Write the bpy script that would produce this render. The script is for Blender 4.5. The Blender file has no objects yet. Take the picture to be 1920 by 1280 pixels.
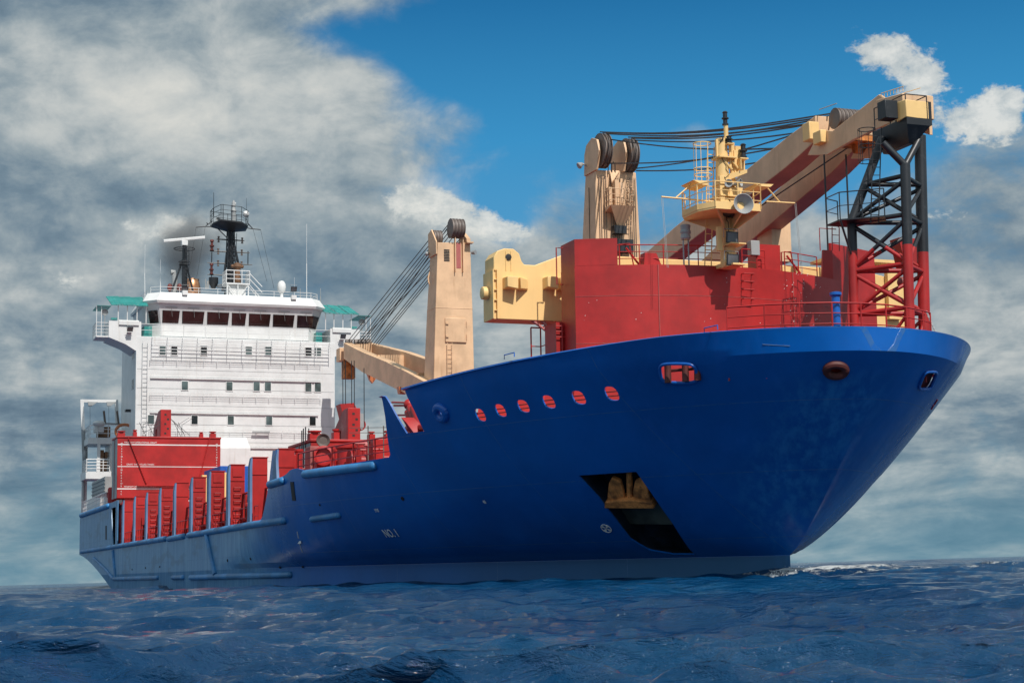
import bpy, bmesh, math, random
import numpy as np
from mathutils import Vector, Matrix
random.seed(7); np.random.seed(7)
scene = bpy.context.scene
COL = scene.collection
PI = math.pi

# ------------------------------------------------------------------ frames
F = 3200.0; CX, CY = 960.0, 640.0
def cdir(x, y):
    return Vector(((x-CX)/F, -(y-CY)/F, -1.0))
# ship axes (X forward, Y port, Z up) seen from the camera
Aaft = cdir(-245, 1096).normalized()
h2 = cdir(2755, 1048).normalized()
upS = h2.cross(Aaft).normalized()
if upS.y < 0: upS = -upS
Xs = -Aaft; Ys = upS.cross(Xs).normalized()
RS = Matrix((Xs, Ys, upS))                 # ship = RS @ cam
def ray(x, y): return RS @ cdir(x, y)
CAMS = Vector((152.8086, -28.6713, 0.6))   # the camera in ship coordinates
def atX(x, y, X): r = ray(x, y); return CAMS + r*((X-CAMS.x)/r.x)
def atY(x, y, Y): r = ray(x, y); return CAMS + r*((Y-CAMS.y)/r.y)
def atZ(x, y, Z): r = ray(x, y); return CAMS + r*((Z-CAMS.z)/r.z)
# world axes: level sea
a = cdir(0, 1097).normalized(); b = cdir(1920, 1042).normalized()
upW = b.cross(a).normalized()
if upW.y < 0: upW = -upW
fw = Vector((0, 0, -1)); fw = (fw - upW*fw.dot(upW)).normalized()
rt = fw.cross(upW).normalized()
RW = Matrix((rt, fw, upW))                 # world = RW @ cam
CAMH = 0.75
R3 = RW @ RS.transposed()
MSHIP = Matrix.Translation(Vector((0, 0, CAMH)) - R3 @ CAMS) @ R3.to_4x4()
def wdir(x, y): return (RW @ cdir(x, y)).normalized()

# ------------------------------------------------------------------ camera
cam = bpy.data.cameras.new('camera'); camo = bpy.data.objects.new('camera', cam)
COL.objects.link(camo)
cam.sensor_width = 36; cam.lens = F/1920*36; cam.clip_start = 0.1; cam.clip_end = 20000
camo.matrix_world = Matrix.Translation((0, 0, CAMH)) @ RW.to_4x4()
scene.camera = camo
scene.view_settings.view_transform = 'Standard'; scene.view_settings.look = 'None'
scene.view_settings.exposure = 0.0; scene.view_settings.gamma = 1
scene.cycles.max_bounces = 6; scene.cycles.volume_bounces = 0
scene.cycles.sample_clamp_indirect = 4

# ------------------------------------------------------------------ sun
SAZ, SEL = math.radians(7), math.radians(50)   # from the bow towards port, above the sea
sdS = Vector((math.cos(SEL)*math.cos(SAZ), math.cos(SEL)*math.sin(SAZ), math.sin(SEL)))
sdW = (R3 @ sdS).normalized()
sun = bpy.data.lights.new('sun', 'SUN'); suno = bpy.data.objects.new('sun', sun); COL.objects.link(suno)
sun.energy = 4.4; sun.angle = math.radians(0.53); sun.color = (1.0, 0.955, 0.9)
suno.rotation_mode = 'QUATERNION'; suno.rotation_quaternion = sdW.to_track_quat('Z', 'Y')

# ------------------------------------------------------------------ world: sky and clouds
class NT:
    def __init__(s, tree): s.t = tree; s.n = tree.nodes; s.l = tree.links
    def node(s, typ, **kw):
        n = s.n.new(typ)
        for k, v in kw.items(): setattr(n, k, v)
        return n
    def put(s, sock, v):
        if isinstance(v, bpy.types.NodeSocket): s.l.new(v, sock)
        else: sock.default_value = v
    def m(s, op, a, b=0.0, c=0.0, clamp=False):
        n = s.node('ShaderNodeMath', operation=op, use_clamp=clamp)
        s.put(n.inputs[0], a); s.put(n.inputs[1], b); s.put(n.inputs[2], c)
        return n.outputs[0]
    def mix(s, f, a, b, blend='MIX'):
        n = s.node('ShaderNodeMix', data_type='RGBA', blend_type=blend)
        s.put(n.inputs[0], f); s.put(n.inputs[6], a); s.put(n.inputs[7], b)
        return n.outputs[2]
    def ramp(s, v, stops, interp='LINEAR'):
        n = s.node('ShaderNodeValToRGB'); s.put(n.inputs[0], v)
        r = n.color_ramp; r.interpolation = interp
        while len(r.elements) < len(stops): r.elements.new(0.5)
        for e, (p, c) in zip(r.elements, stops):
            e.position = p; e.color = c if len(c) == 4 else (*c, 1)
        return n.outputs[0]
    def sstep(s, v, lo, hi, a=0.0, b=1.0):
        n = s.node('ShaderNodeMapRange', interpolation_type='SMOOTHSTEP')
        s.put(n.inputs[0], v)
        for i, x in zip((1, 2, 3, 4), (lo, hi, a, b)): n.inputs[i].default_value = x
        return n.outputs[0]
    def noise(s, vec, scale, detail=5, rough=0.5, dist=0.0, dims='3D'):
        n = s.node('ShaderNodeTexNoise', noise_dimensions=dims)
        if vec is not None: s.put(n.inputs['Vector'], vec)
        n.inputs['Scale'].default_value = scale; n.inputs['Detail'].default_value = detail
        n.inputs['Roughness'].default_value = rough; n.inputs['Distortion'].default_value = dist
        return n.outputs[0]
    def xyz(s, x, y, z):
        n = s.node('ShaderNodeCombineXYZ'); s.put(n.inputs[0], x); s.put(n.inputs[1], y); s.put(n.inputs[2], z)
        return n.outputs[0]
def lin(r, g, b):
    f = lambda c: ((c/255+0.055)/1.055)**2.4 if c > 10 else c/255/12.92
    return (f(r), f(g), f(b), 1)

world = bpy.data.worlds.new('World'); scene.world = world; world.use_nodes = True
W = NT(world.node_tree); W.n.clear()
wout = W.node('ShaderNodeOutputWorld'); bg = W.node('ShaderNodeBackground'); W.l.new(bg.outputs[0], wout.inputs[0])
sky = W.node('ShaderNodeTexSky', sky_type='NISHITA'); sky.sun_disc = False
sky.sun_elevation = math.asin(max(-1, min(1, sdW.z))); sky.sun_rotation = math.atan2(sdW.x, sdW.y)
sky.air_density = 1.2; sky.dust_density = 0.6; sky.ozone_density = 3.0
tc = W.node('ShaderNodeTexCoord'); sp = W.node('ShaderNodeSeparateXYZ'); W.l.new(tc.outputs['Generated'], sp.inputs[0])
az = W.m('ARCTAN2', sp.outputs[0], sp.outputs[1]); el = W.m('ARCSINE', sp.outputs[2])
def azel(px, py):
    d = wdir(px, py); return math.atan2(d.x, d.y), math.asin(d.z)
def blob(px, py, sx, sy):
    a0, e0 = azel(px, py); sa, se = sx/F, sy/F
    u = W.m('MULTIPLY', W.m('SUBTRACT', az, a0), 1/sa); v = W.m('MULTIPLY', W.m('SUBTRACT', el, e0), 1/se)
    q = W.m('ADD', W.m('MULTIPLY', u, u), W.m('MULTIPLY', v, v))
    return W.m('EXPONENT', W.m('MULTIPLY', q, -1.0))
def field(base, items):
    out = base
    for amp, px, py, sx, sy in items:
        out = W.m('MULTIPLY_ADD', blob(px, py, sx, sy), amp, out)
    return out
# direction stretched so that clouds flatten towards the horizon
ev = W.m('POWER', W.m('MAXIMUM', el, 0.0), 0.8)
cv = W.xyz(W.m('MULTIPLY', sp.outputs[0], 1.0), W.m('MULTIPLY', sp.outputs[1], 1.0), W.m('MULTIPLY', ev, 1.35))
n1 = W.noise(cv, 9.0, 9, 0.56, 0.25)
n2 = W.noise(cv, 24.0, 8, 0.62, 0.3)
nst = W.noise(W.xyz(sp.outputs[0], sp.outputs[1], W.m('MULTIPLY', el, 4.2)), 11.0, 8, 0.6, 0.35)
# sky colour with height
blue = W.ramp(W.m('MULTIPLY', el, 2.0), [(0.0, lin(112, 160, 178)), (0.10, lin(104, 160, 186)), (0.30, lin(84, 158, 203)),
              (0.50, lin(44, 143, 198)), (0.66, lin(2, 108, 165)), (1.0, lin(2, 66, 120))])
skyn = W.mix(1.0, sky.outputs[0], (0.1, 0.1, 0.1, 1), 'MULTIPLY')
blue = W.mix(0.10, blue, skyn)
# how much cloud
cover = field(0.86, [(-.75, 640, 60, 120, 55), (-.6, 820, 110, 90, 60), (.35, 880, 230, 70, 60), (-1.5, 1790, 80, 240, 130), (-.7, 1600, 200, 130, 130), (.6, 150, 100, 260, 200), (.5, 100, 450, 260, 160), (-1.25, 1290, 110, 400, 230), (-.75, 960, 40, 200, 150), (-0.55, 1640, 0, 260, 120), (-0.75, 1020, 235, 260, 150), (-0.5, 1450, 330, 230, 90),
                     (-0.42, 960, 400, 60, 45), (0.25, 600, 150, 260, 160), (0.45, 1290, 250, 60, 30)])
cvv = W.m('ADD', cover, W.m('MULTIPLY', W.m('SUBTRACT', n1, 0.5), 2.1))
cvv = W.m('ADD', cvv, W.m('MULTIPLY', W.m('SUBTRACT', n2, 0.5), 0.7))
mask = W.sstep(cvv, -0.02, 0.72)
# how bright the cloud
br = field(0.43, [(0.30, 420, 190, 480, 130), (0.20, 150, 90, 200, 70), (-0.16, 80, 0, 200, 60), (-0.2, 60, 340, 200, 60), (0.62, 840, 370, 110, 48), (0.42, 930, 430, 80, 40),
                  (0.30, 260, 430, 130, 40), (0.26, 120, 510, 140, 40), (-0.13, 620, 470, 120, 90), 
                  (0.18, 1870, 600, 100, 60), (0.20, 940, 620, 120, 60), (0.10, 1850, 800, 200, 90), (0.10, 60, 700, 120, 60), (-0.18, 1850, 40, 90, 60)])
brv = W.m('ADD', br, W.m('MULTIPLY', W.m('SUBTRACT', n1, 0.5), 0.9))
brv = W.m('ADD', brv, W.m('MULTIPLY', W.m('SUBTRACT', n2, 0.5), 0.5))
voff = W.node('ShaderNodeVectorMath', operation='ADD'); W.l.new(cv, voff.inputs[0]); voff.inputs[1].default_value = (0.006, 0.0, 0.016)
rel = W.m('ADD', W.m('SUBTRACT', n1, W.noise(voff.outputs[0], 9.0, 9, 0.56, 0.25)), W.m('MULTIPLY', W.m('SUBTRACT', n2, W.noise(voff.outputs[0], 24.0, 8, 0.62, 0.3)), 0.6))
brv = W.m('ADD', brv, W.m('MULTIPLY', rel, 0.7))
brv = W.m('ADD', brv, W.m('MULTIPLY', W.m('MULTIPLY', W.m('SUBTRACT', nst, 0.5), 1.5), W.sstep(el, 0.07, 0.2, 1.0, 0.12)))
cloud = W.ramp(brv, [(0.0, lin(84, 108, 128)), (0.28, lin(116, 137, 152)), (0.50, lin(150, 164, 171)), (0.75, lin(188, 194, 194)), (1.0, lin(212, 213, 208))])
skyc = W.mix(mask, blue, cloud)
cum = field(-0.62, [(1.0, 760, 372, 70, 42), (1.0, 850, 400, 95, 48), (0.95, 950, 440, 65, 34), (0.85, 230, 425, 60, 34), (.7, 330, 420, 60, 40), (1.25, 1655, 98, 72, 46), (1.1, 1730, 155, 60, 46), (1.2, 1795, 228, 75, 46), (1.25, 1890, 210, 60, 56), (.7, 90, 520, 90, 28), (.5, 960, 615, 90, 28), (.55, 1790, 400, 60, 18), (.45, 1880, 600, 80, 26)])
n3 = W.noise(cv, 55.0, 7, 0.66, 0.2)
cumv = W.m('ADD', cum, W.m('ADD', W.m('MULTIPLY', W.m('SUBTRACT', n2, 0.5), 2.3), W.m('MULTIPLY', W.m('SUBTRACT', n3, 0.5), 1.3)))
cumm = W.m('MULTIPLY', W.sstep(cumv, 0.0, 0.34), 0.9)
cumc = W.ramp(W.m('ADD', W.m('MULTIPLY', n3, 0.9), W.m('MULTIPLY', cumv, 0.45)), [(0.25, lin(158, 172, 178)), (0.55, lin(196, 202, 201)), (0.85, lin(228, 228, 222))])
skyc = W.mix(cumm, skyc, cumc)
low = W.sstep(el, 0.0, 0.085, 1.0, 0.0)
hz = W.mix(W.m('MULTIPLY', W.sstep(nst, 0.35, 0.7), 0.45), lin(98, 146, 166), lin(160, 178, 180))
skyc = W.mix(W.m('MULTIPLY', low, 0.62), skyc, hz)
below = W.sstep(el, -0.03, 0.0)
skyc = W.mix(below, lin(20, 55, 85), skyc)
# sky behind the camera brightened as added fill, standing for sunlit clouds
front = W.m('ADD', 1.0, W.m('MULTIPLY', W.sstep(W.m('ABSOLUTE', az), 0.7, 1.7), 0.65))
W.l.new(skyc, bg.inputs[0]); W.l.new(front, bg.inputs[1])

# ------------------------------------------------------------------ materials
def new_mat(name):
    m = bpy.data.materials.new(name); m.use_nodes = True
    t = NT(m.node_tree); bs = t.n['Principled BSDF']
    return m, t, bs
def paint(name, col, rough=0.45, var=0.12, dirt=None, dirt_amt=0.0, streak=0.0, streak_col=(0.25, 0.13, 0.06, 1), bump=0.15, coat=0.0, metal=0.0, scale=1.0):
    m, t, bs = new_mat(name)
    tcn = t.node('ShaderNodeTexCoord'); P = tcn.outputs['Object']
    s = t.node('ShaderNodeSeparateXYZ'); t.l.new(P, s.inputs[0])
    nA = t.noise(P, 0.6*scale, 6, 0.6); nB = t.noise(P, 7*scale, 5, 0.65)
    c = (*col[:3], 1)
    dark = tuple(x*(1-var*1.4) for x in c[:3])+(1,); light = tuple(min(1, x*(1+var)) for x in c[:3])+(1,)
    base = t.mix(t.sstep(nA, 0.35, 0.65), dark, light)
    base = t.mix(t.m('MULTIPLY', t.sstep(nB, 0.5, 0.75), var*0.8), base, tuple(x*0.7 for x in c[:3])+(1,))
    if streak > 0:
        sv = t.noise(t.xyz(t.m('MULTIPLY', s.outputs[0], 3.0), t.m('MULTIPLY', s.outputs[1], 3.0), t.m('MULTIPLY', s.outputs[2], 0.18)), 1.6, 6, 0.62)
        sv2 = t.noise(P, 0.45, 3, 0.5)
        base = t.mix(t.m('MULTIPLY', t.m('MULTIPLY', t.sstep(sv, 0.52, 0.72), t.sstep(sv2, 0.4, 0.62)), streak), base, streak_col)
    if dirt:
        nd = t.noise(P, 1.7*scale, 8, 0.7)
        base = t.mix(t.m('MULTIPLY', t.sstep(nd, 0.55, 0.68), dirt_amt), base, dirt)
    t.put(bs.inputs['Base Color'], base)
    t.put(bs.inputs['Roughness'], t.m('ADD', rough-0.06, t.m('MULTIPLY', nB, 0.16)))
    bs.inputs['Metallic'].default_value = metal
    if coat: bs.inputs['Coat Weight'].default_value = coat; bs.inputs['Coat Roughness'].default_value = 0.12
    if bump:
        nW = t.noise(P, 1.1*scale, 2, 0.4)
        bp = t.node('ShaderNodeBump'); bp.inputs['Strength'].default_value = bump; bp.inputs['Distance'].default_value = 0.05
        t.put(bp.inputs['Height'], t.m('ADD', nW, t.m('MULTIPLY', nB, 0.08))); t.l.new(bp.outputs[0], bs.inputs['Normal'])
    return m
M = {}
M['red'] = paint('red paint', (0.37, 0.014, 0.013), 0.42, 0.14, streak=0.25, streak_col=(0.22, 0.012, 0.015, 1))
M['redbright'] = paint('brightened orange red paint', (0.62, 0.04, 0.03), 0.45, 0.12)  # sunlight on the plates behind the oval ports, put into a brighter red
M['reddeck'] = paint('red deck paint', (0.30, 0.025, 0.022), 0.6, 0.2, dirt=(0.12, 0.05, 0.03, 1), dirt_amt=0.4)
M['redside'] = paint('faded red paint', (0.36, 0.10, 0.09), 0.5, 0.2, dirt=(0.4, 0.3, 0.26, 1), dirt_amt=0.6)
M['bluepaint'] = paint('blue paint', (0.004, 0.10, 0.42), 0.32, 0.1, coat=0.2)
M['fender'] = paint('blue fender paint', (0.035, 0.19, 0.42), 0.42, 0.2, dirt=(0.05, 0.14, 0.25, 1), dirt_amt=0.6)
M['frameblue'] = paint('faded blue paint', (0.09, 0.17, 0.31), 0.45, 0.12, dirt=(0.10, 0.15, 0.22, 1), dirt_amt=0.4)
M['white'] = paint('white paint', (0.67, 0.67, 0.66), 0.4, 0.05, streak=0.35, streak_col=(0.45, 0.38, 0.3, 1), bump=0.1)
M['cream'] = paint('cream paint', (0.68, 0.44, 0.26), 0.5, 0.10, streak=0.4, streak_col=(0.36, 0.17, 0.07, 1))
M['yellow'] = paint('yellow cream paint', (0.82, 0.54, 0.22), 0.5, 0.06, streak=0.15, streak_col=(0.45, 0.24, 0.1, 1))
M['underside'] = paint('red brown underside paint', (0.48, 0.17, 0.12), 0.55, 0.12)
M['black'] = paint('black paint', (0.016, 0.018, 0.022), 0.4, 0.2, dirt=(0.18, 0.18, 0.18, 1), dirt_amt=0.12)
M['cable'] = paint('wire rope', (0.014, 0.014, 0.016), 0.5, 0.1, bump=0)
M['steel'] = paint('worn grey steel', (0.15, 0.12, 0.105), 0.5, 0.2, dirt=(0.2, 0.1, 0.05, 1), dirt_amt=0.5)
M['grey'] = paint('grey paint', (0.30, 0.31, 0.31), 0.5, 0.1)
M['teal'] = paint('teal fabric roof', (0.015, 0.30, 0.27), 0.5, 0.15)
tm = M['teal'].node_tree.nodes['Principled BSDF']; tm.inputs['Alpha'].default_value = 0.6
M['ringred'] = paint('dark red oxide', (0.12, 0.02, 0.015), 0.6, 0.4, dirt=(0.05, 0.015, 0.01, 1), dirt_amt=0.6)
M['rust'] = paint('rusty iron', (0.50, 0.18, 0.045), 0.8, 0.5, dirt=(0.12, 0.05, 0.02, 1), dirt_amt=0.8, bump=0.5, scale=3)
M['dark'] = paint('dark interior', (0.02, 0.016, 0.016), 0.6, 0.2)
M['copper'] = paint('heat stained funnel pipe', (0.50, 0.24, 0.12), 0.35, 0.2, metal=0.7, dirt=(0.7, 0.6, 0.5, 1), dirt_amt=0.5)
M['wood'] = paint('brown crates', (0.20, 0.10, 0.05), 0.7, 0.3)
M['mark'] = paint('white marking paint', (0.72, 0.72, 0.70), 0.5, 0.06, bump=0)
M['contblue'] = paint('container blue', (0.01, 0.10, 0.42), 0.45, 0.1)
M['orange'] = paint('orange brown paint', (0.50, 0.16, 0.06), 0.45, 0.1)
def glassm(name, col, rough=0.08):
    m, t, bs = new_mat(name)
    tcn = t.node('ShaderNodeTexCoord'); nn = t.noise(tcn.outputs['Object'], 0.9, 3)
    t.put(bs.inputs['Base Color'], t.mix(t.sstep(nn, 0.4, 0.6), tuple(c*0.55 for c in col)+(1,), (*col, 1)))
    bs.inputs['Roughness'].default_value = rough; bs.inputs['IOR'].default_value = 1.5
    return m
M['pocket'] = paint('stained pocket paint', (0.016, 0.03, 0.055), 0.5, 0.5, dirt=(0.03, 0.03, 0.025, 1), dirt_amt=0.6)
M['plate'] = paint('olive wear plate', (0.075, 0.085, 0.07), 0.5, 0.4)
M['glass'] = glassm('bridge window glass', (0.028, 0.012, 0.013))
M['pane'] = glassm('cabin window glass', (0.10, 0.14, 0.14))
M['panedark'] = glassm('dark cabin window glass', (0.015, 0.018, 0.02))
M['lampglass'] = glassm('lamp glass', (0.12, 0.12, 0.13), 0.15)

def hull_mat():
    m, t, bs = new_mat('blue hull paint')
    tcn = t.node('ShaderNodeTexCoord'); P = tcn.outputs['Object']
    s = t.node('ShaderNodeSeparateXYZ'); t.l.new(P, s.inputs[0]); X, Y, Z = s.outputs
    nA = t.noise(P, 0.22, 6, 0.6); nB = t.noise(P, 4.0, 6, 0.65)
    base = t.mix(t.sstep(nA, 0.3, 0.7), (0.0008, 0.082, 0.34, 1), (0.001, 0.112, 0.45, 1))
    # chalked, worn paint and pale sky reflection, both painted along the after body
    aft = t.sstep(t.m('ADD', X, t.m('MULTIPLY', t.m('SUBTRACT', nA, 0.5), 6)), 70, 78, 1.0, 0.0)
    sv = t.noise(t.xyz(t.m('MULTIPLY', X, 2.4), t.m('MULTIPLY', Y, 2.4), t.m('MULTIPLY', Z, 0.22)), 1.3, 7, 0.62)
    sv2 = t.noise(t.xyz(t.m('MULTIPLY', X, 0.5), Y, t.m('MULTIPLY', Z, 1.6)), 0.5, 5, 0.6)
    worn = t.mix(t.sstep(sv, 0.35, 0.7), (0.05, 0.18, 0.36, 1), (0.13, 0.29, 0.45, 1))
    worn = t.mix(t.m('MULTIPLY', t.sstep(sv2, 0.52, 0.62), 0.6), worn, (0.05, 0.13, 0.22, 1))
    base = t.mix(t.m('MULTIPLY', aft, 0.95), base, worn)
    # scuffed vertical patches on the flare
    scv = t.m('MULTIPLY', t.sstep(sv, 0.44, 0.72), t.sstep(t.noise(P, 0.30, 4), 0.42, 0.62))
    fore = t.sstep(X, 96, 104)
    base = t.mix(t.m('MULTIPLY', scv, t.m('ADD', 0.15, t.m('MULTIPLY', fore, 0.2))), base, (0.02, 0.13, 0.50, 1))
    # duller teal strip of paint below the knuckle, greener towards the stem
    strip = t.m('MULTIPLY', t.sstep(Z, 1.07, 1.11, 1.0, 0.0), t.sstep(X, 78, 100, 0.25, 0.85))
    base = t.mix(strip, base, (0.004, 0.075, 0.16, 1))
    # antifouling below the boot top
    # rubbed paint and sea glare, both painted as a pale stripe below the ring
    rub_glare = t.m('MULTIPLY', t.sstep(t.m('ABSOLUTE', t.m('ADD', Y, 0.9)), 0.3, 2.2, 1.0, 0.0), t.m('MULTIPLY', t.sstep(X, 101.5, 103.5), t.sstep(Z, 6.0, 6.9, 1.0, 0.0)))
    base = t.mix(t.m('MULTIPLY', t.m('MULTIPLY', rub_glare, t.sstep(sv, 0.38, 0.68)), 0.55), base, (0.03, 0.22, 0.52, 1))
    bt = t.sstep(t.m('ADD', t.m('ADD', Z, t.sstep(X, 80, 84, 1.0, 0.0)), t.m('MULTIPLY', t.m('SUBTRACT', nB, 0.5), 0.05)), 0.27, 0.31)
    base = t.mix(bt, (0.010, 0.018, 0.020, 1), base)
    # plate seams
    def seam(v, step, w, off=0.0):
        f = t.m('FRACT', t.m('DIVIDE', t.m('ADD', v, off), step))
        d = t.m('ABSOLUTE', t.m('SUBTRACT', f, 0.5))
        return t.m('GREATER_THAN', d, 0.5 - w/step)
    hs = seam(Z, 2.05, 0.012, 0.35); vs = seam(X, 6.1, 0.014, 1.2)
    sm = t.m('MAXIMUM', hs, vs)
    base = t.mix(t.m('MULTIPLY', sm, t.m('MULTIPLY', t.sstep(nB, .3, .6), 0.65)), base, (0.05, 0.14, 0.30, 1))
    t.put(bs.inputs['Base Color'], base)
    t.put(bs.inputs['Roughness'], t.m('ADD', t.m('MULTIPLY', nB, 0.10), t.m('ADD', t.m('ADD', 0.20, t.m('MULTIPLY', t.sstep(Z, 1.05, 1.12, 1.0, 0.0), 0.35)), t.m('MULTIPLY', aft, 0.16))))
    bs.inputs['IOR'].default_value = 1.5
    bp = t.node('ShaderNodeBump'); bp.inputs['Strength'].default_value = 0.45; bp.inputs['Distance'].default_value = 0.10
    wob = t.noise(t.xyz(t.m('MULTIPLY', X, 1.0), Y, t.m('MULTIPLY', Z, 0.5)), 0.9, 2, 0.4)
    h = t.m('ADD', t.m('MULTIPLY', wob, 1.2), t.m('ADD', t.m('MULTIPLY', nB, 0.04), t.m('MULTIPLY', sm, 0.22)))
    t.put(bp.inputs['Height'], h); t.l.new(bp.outputs[0], bs.inputs['Normal'])
    return m
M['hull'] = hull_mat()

# ------------------------------------------------------------------ mesh helpers
def V(*a): return Vector(a)
class MB:
    def __init__(s): s.v = []; s.f = []; s.mi = []; s.mats = []; s.cur = 0
    def use(s, key):
        if key not in s.mats: s.mats.append(key)
        s.cur = s.mats.index(key); return s
    def add(s, vs, fs):
        o = len(s.v); s.v += [tuple(p) for p in vs]
        for f in fs: s.f.append([o+i for i in f]); s.mi.append(s.cur)
        return s
    def box(s, x0, x1, y0, y1, z0, z1):
        return s.hexa([(x0,y0,z0),(x1,y0,z0),(x1,y1,z0),(x0,y1,z0)], [(x0,y0,z1),(x1,y0,z1),(x1,y1,z1),(x0,y1,z1)])
    def hexa(s, bot, top): return s.loft([bot, top])
    def loft(s, rings, cap=True):
        n = len(rings[0]); vs = [p for r in rings for p in r]; fs = []
        for k in range(len(rings)-1):
            for i in range(n):
                j = (i+1) % n; fs.append([k*n+i, k*n+j, (k+1)*n+j, (k+1)*n+i])
        if cap: fs.append(list(range(n))[::-1]); fs.append([(len(rings)-1)*n+i for i in range(n)])
        return s.add(vs, fs)
    def prism(s, poly, ext):
        e = Vector(ext); return s.loft([[Vector(p) for p in poly], [Vector(p)+e for p in poly]])
    def tube(s, p, q, r, n=6, r2=None):
        p, q = Vector(p), Vector(q); d = q-p
        if d.length < 1e-6: return s
        d.normalize(); u = d.orthogonal().normalized(); w = d.cross(u); r2 = r if r2 is None else r2
        A = [p+(u*math.cos(t)+w*math.sin(t))*r for t in [2*PI*i/n for i in range(n)]]
        Bq = [q+(u*math.cos(t)+w*math.sin(t))*r2 for t in [2*PI*i/n for i in range(n)]]
        return s.loft([A, Bq])
    def path(s, pts, r, n=5, closed=False):
        pts = [Vector(p) for p in pts]; m = len(pts); rings = []
        for i in range(m):
            a = pts[(i-1) % m] if (closed or i > 0) else pts[i]
            c = pts[(i+1) % m] if (closed or i < m-1) else pts[i]
            d = (c-a).normalized() if (c-a).length > 1e-9 else V(0, 0, 1)
            if i == 0 or True:
                ref = V(0, 0, 1) if abs(d.z) < 0.95 else V(1, 0, 0)
            u = d.cross(ref).normalized(); w = d.cross(u)
            rings.append([pts[i]+(u*math.cos(t)+w*math.sin(t))*r for t in [2*PI*k/n for k in range(n)]])
        vs = [p for g in rings for p in g]; fs = []
        for k in range(m if closed else m-1):
            k2 = (k+1) % m
            for i in range(n):
                j = (i+1) % n; fs.append([k*n+i, k*n+j, k2*n+j, k2*n+i])
        if not closed: fs.append(list(range(n))[::-1]); fs.append([(m-1)*n+i for i in range(n)])
        return s.add(vs, fs)
    def lathe(s, c, axis, prof, n=20):
        c = Vector(c); d = Vector(axis).normalized(); u = d.orthogonal().normalized(); w = d.cross(u)
        rings = [[c+d*h+(u*math.cos(t)+w*math.sin(t))*max(r, 1e-4) for t in [2*PI*i/n for i in range(n)]] for r, h in prof]
        return s.loft(rings)
    def sphere(s, c, r, n=14, m=8, sc=(1, 1, 1)):
        c = Vector(c); rings = []
        for k in range(m+1):
            ph = -PI/2 + PI*k/m
            rings.append([c+V(math.cos(ph)*math.cos(2*PI*i/n)*r*sc[0], math.cos(ph)*math.sin(2*PI*i/n)*r*sc[1], math.sin(ph)*r*sc[2]) for i in range(n)])
        rings[0] = [p*1.0 for p in rings[0]]
        return s.loft(rings)
    def ladder(s, p, q, side, r=0.02, step=0.3, w=0.4):
        p, q = Vector(p), Vector(q); sd = Vector(side).normalized()*w/2
        s.tube(p-sd, q-sd, r); s.tube(p+sd, q+sd, r)
        k = max(1, int((q-p).length/step))
        for i in range(1, k): c = p.lerp(q, i/k); s.tube(c-sd, c+sd, r*0.8, 4)
        return s
    def rail(s, pts, h=0.95, bars=3, r=0.022, step=1.3, mid=None):
        pts = [Vector(p) for p in pts]
        for b_ in range(1, bars+1):
            s.path([p+V(0, 0, h*b_/bars) for p in pts], r if b_ == bars else r*0.7, 5)
        for a_, c_ in zip(pts, pts[1:]):
            k = max(1, int(round((c_-a_).length/step)))
            for i in range(k): p = a_.lerp(c_, i/k); s.tube(p, p+V(0, 0, h), r, 5)
        s.tube(pts[-1], pts[-1]+V(0, 0, h), r, 5)
        return s
    def mesh(s, name, mat=None, angle=32):
        me = bpy.data.meshes.new(name); me.from_pydata(s.v, [], s.f)
        if s.mats:
            for k in s.mats: me.materials.append(M[k])
            me.polygons.foreach_set('material_index', s.mi)
        elif mat: me.materials.append(M[mat])
        bm = bmesh.new(); bm.from_mesh(me); bmesh.ops.recalc_face_normals(bm, faces=bm.faces); bm.to_mesh(me); bm.free()
        me.polygons.foreach_set('use_smooth', [True]*len(me.polygons))
        me.set_sharp_from_angle(angle=math.radians(angle)); me.update()
        return me
    def build(s, name, mat=None, parent=None, label=None, bevel=0, angle=32, kind=None):
        o = bpy.data.objects.new(name, s.mesh(name, mat, angle)); COL.objects.link(o)
        if parent is not None: o.parent = parent
        if label: o['label'] = label
        if kind: o['kind'] = kind
        if bevel:
            bv = o.modifiers.new('bevel', 'BEVEL'); bv.width = bevel; bv.segments = 2; bv.limit_method = 'ANGLE'; bv.angle_limit = math.radians(40)
        return o
def top(o, label, cat, group=None, kind=None):
    o['label'] = label; o['category'] = cat
    if group: o['group'] = group
    if kind: o['kind'] = kind
    return o
def on_ship(o, base):
    """place a separate thing (mesh written in ship coordinates) with its own origin at base"""
    base = Vector(base); T = Matrix.Translation(-base)
    if o.type == 'MESH': o.data.transform(T)
    o.matrix_world = MSHIP @ Matrix.Translation(base)
    return o
def thing_on_ship(name, base):
    e = bpy.data.objects.new(name, None); COL.objects.link(e); e.empty_display_size = 0.5
    e.matrix_world = MSHIP @ Matrix.Translation(Vector(base)); return e
def sub(mb, name, mat, parent, base, **kw):
    """a part of a separate thing; its mesh is written in ship coordinates"""
    o = mb.build(name, mat, parent, **kw); o.data.transform(Matrix.Translation(-Vector(base))); return o
def text_mesh(body, size, mat, name, parent, mtx, depth=0.004, sx=1.0):
    cu = bpy.data.curves.new(name, 'FONT'); cu.body = body; cu.size = size; cu.extrude = depth; cu.align_x = 'CENTER'; cu.align_y = 'CENTER'
    tmp = bpy.data.objects.new('tmp', cu); COL.objects.link(tmp)
    dg = bpy.context.evaluated_depsgraph_get(); me = bpy.data.meshes.new_from_object(tmp.evaluated_get(dg))
    bpy.data.objects.remove(tmp); me.materials.clear(); me.materials.append(M[mat])
    o = bpy.data.objects.new(name, me); COL.objects.link(o); o.parent = parent; me.transform(mtx @ Matrix.Diagonal((sx, 1, 1, 1)))
    return o
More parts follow.
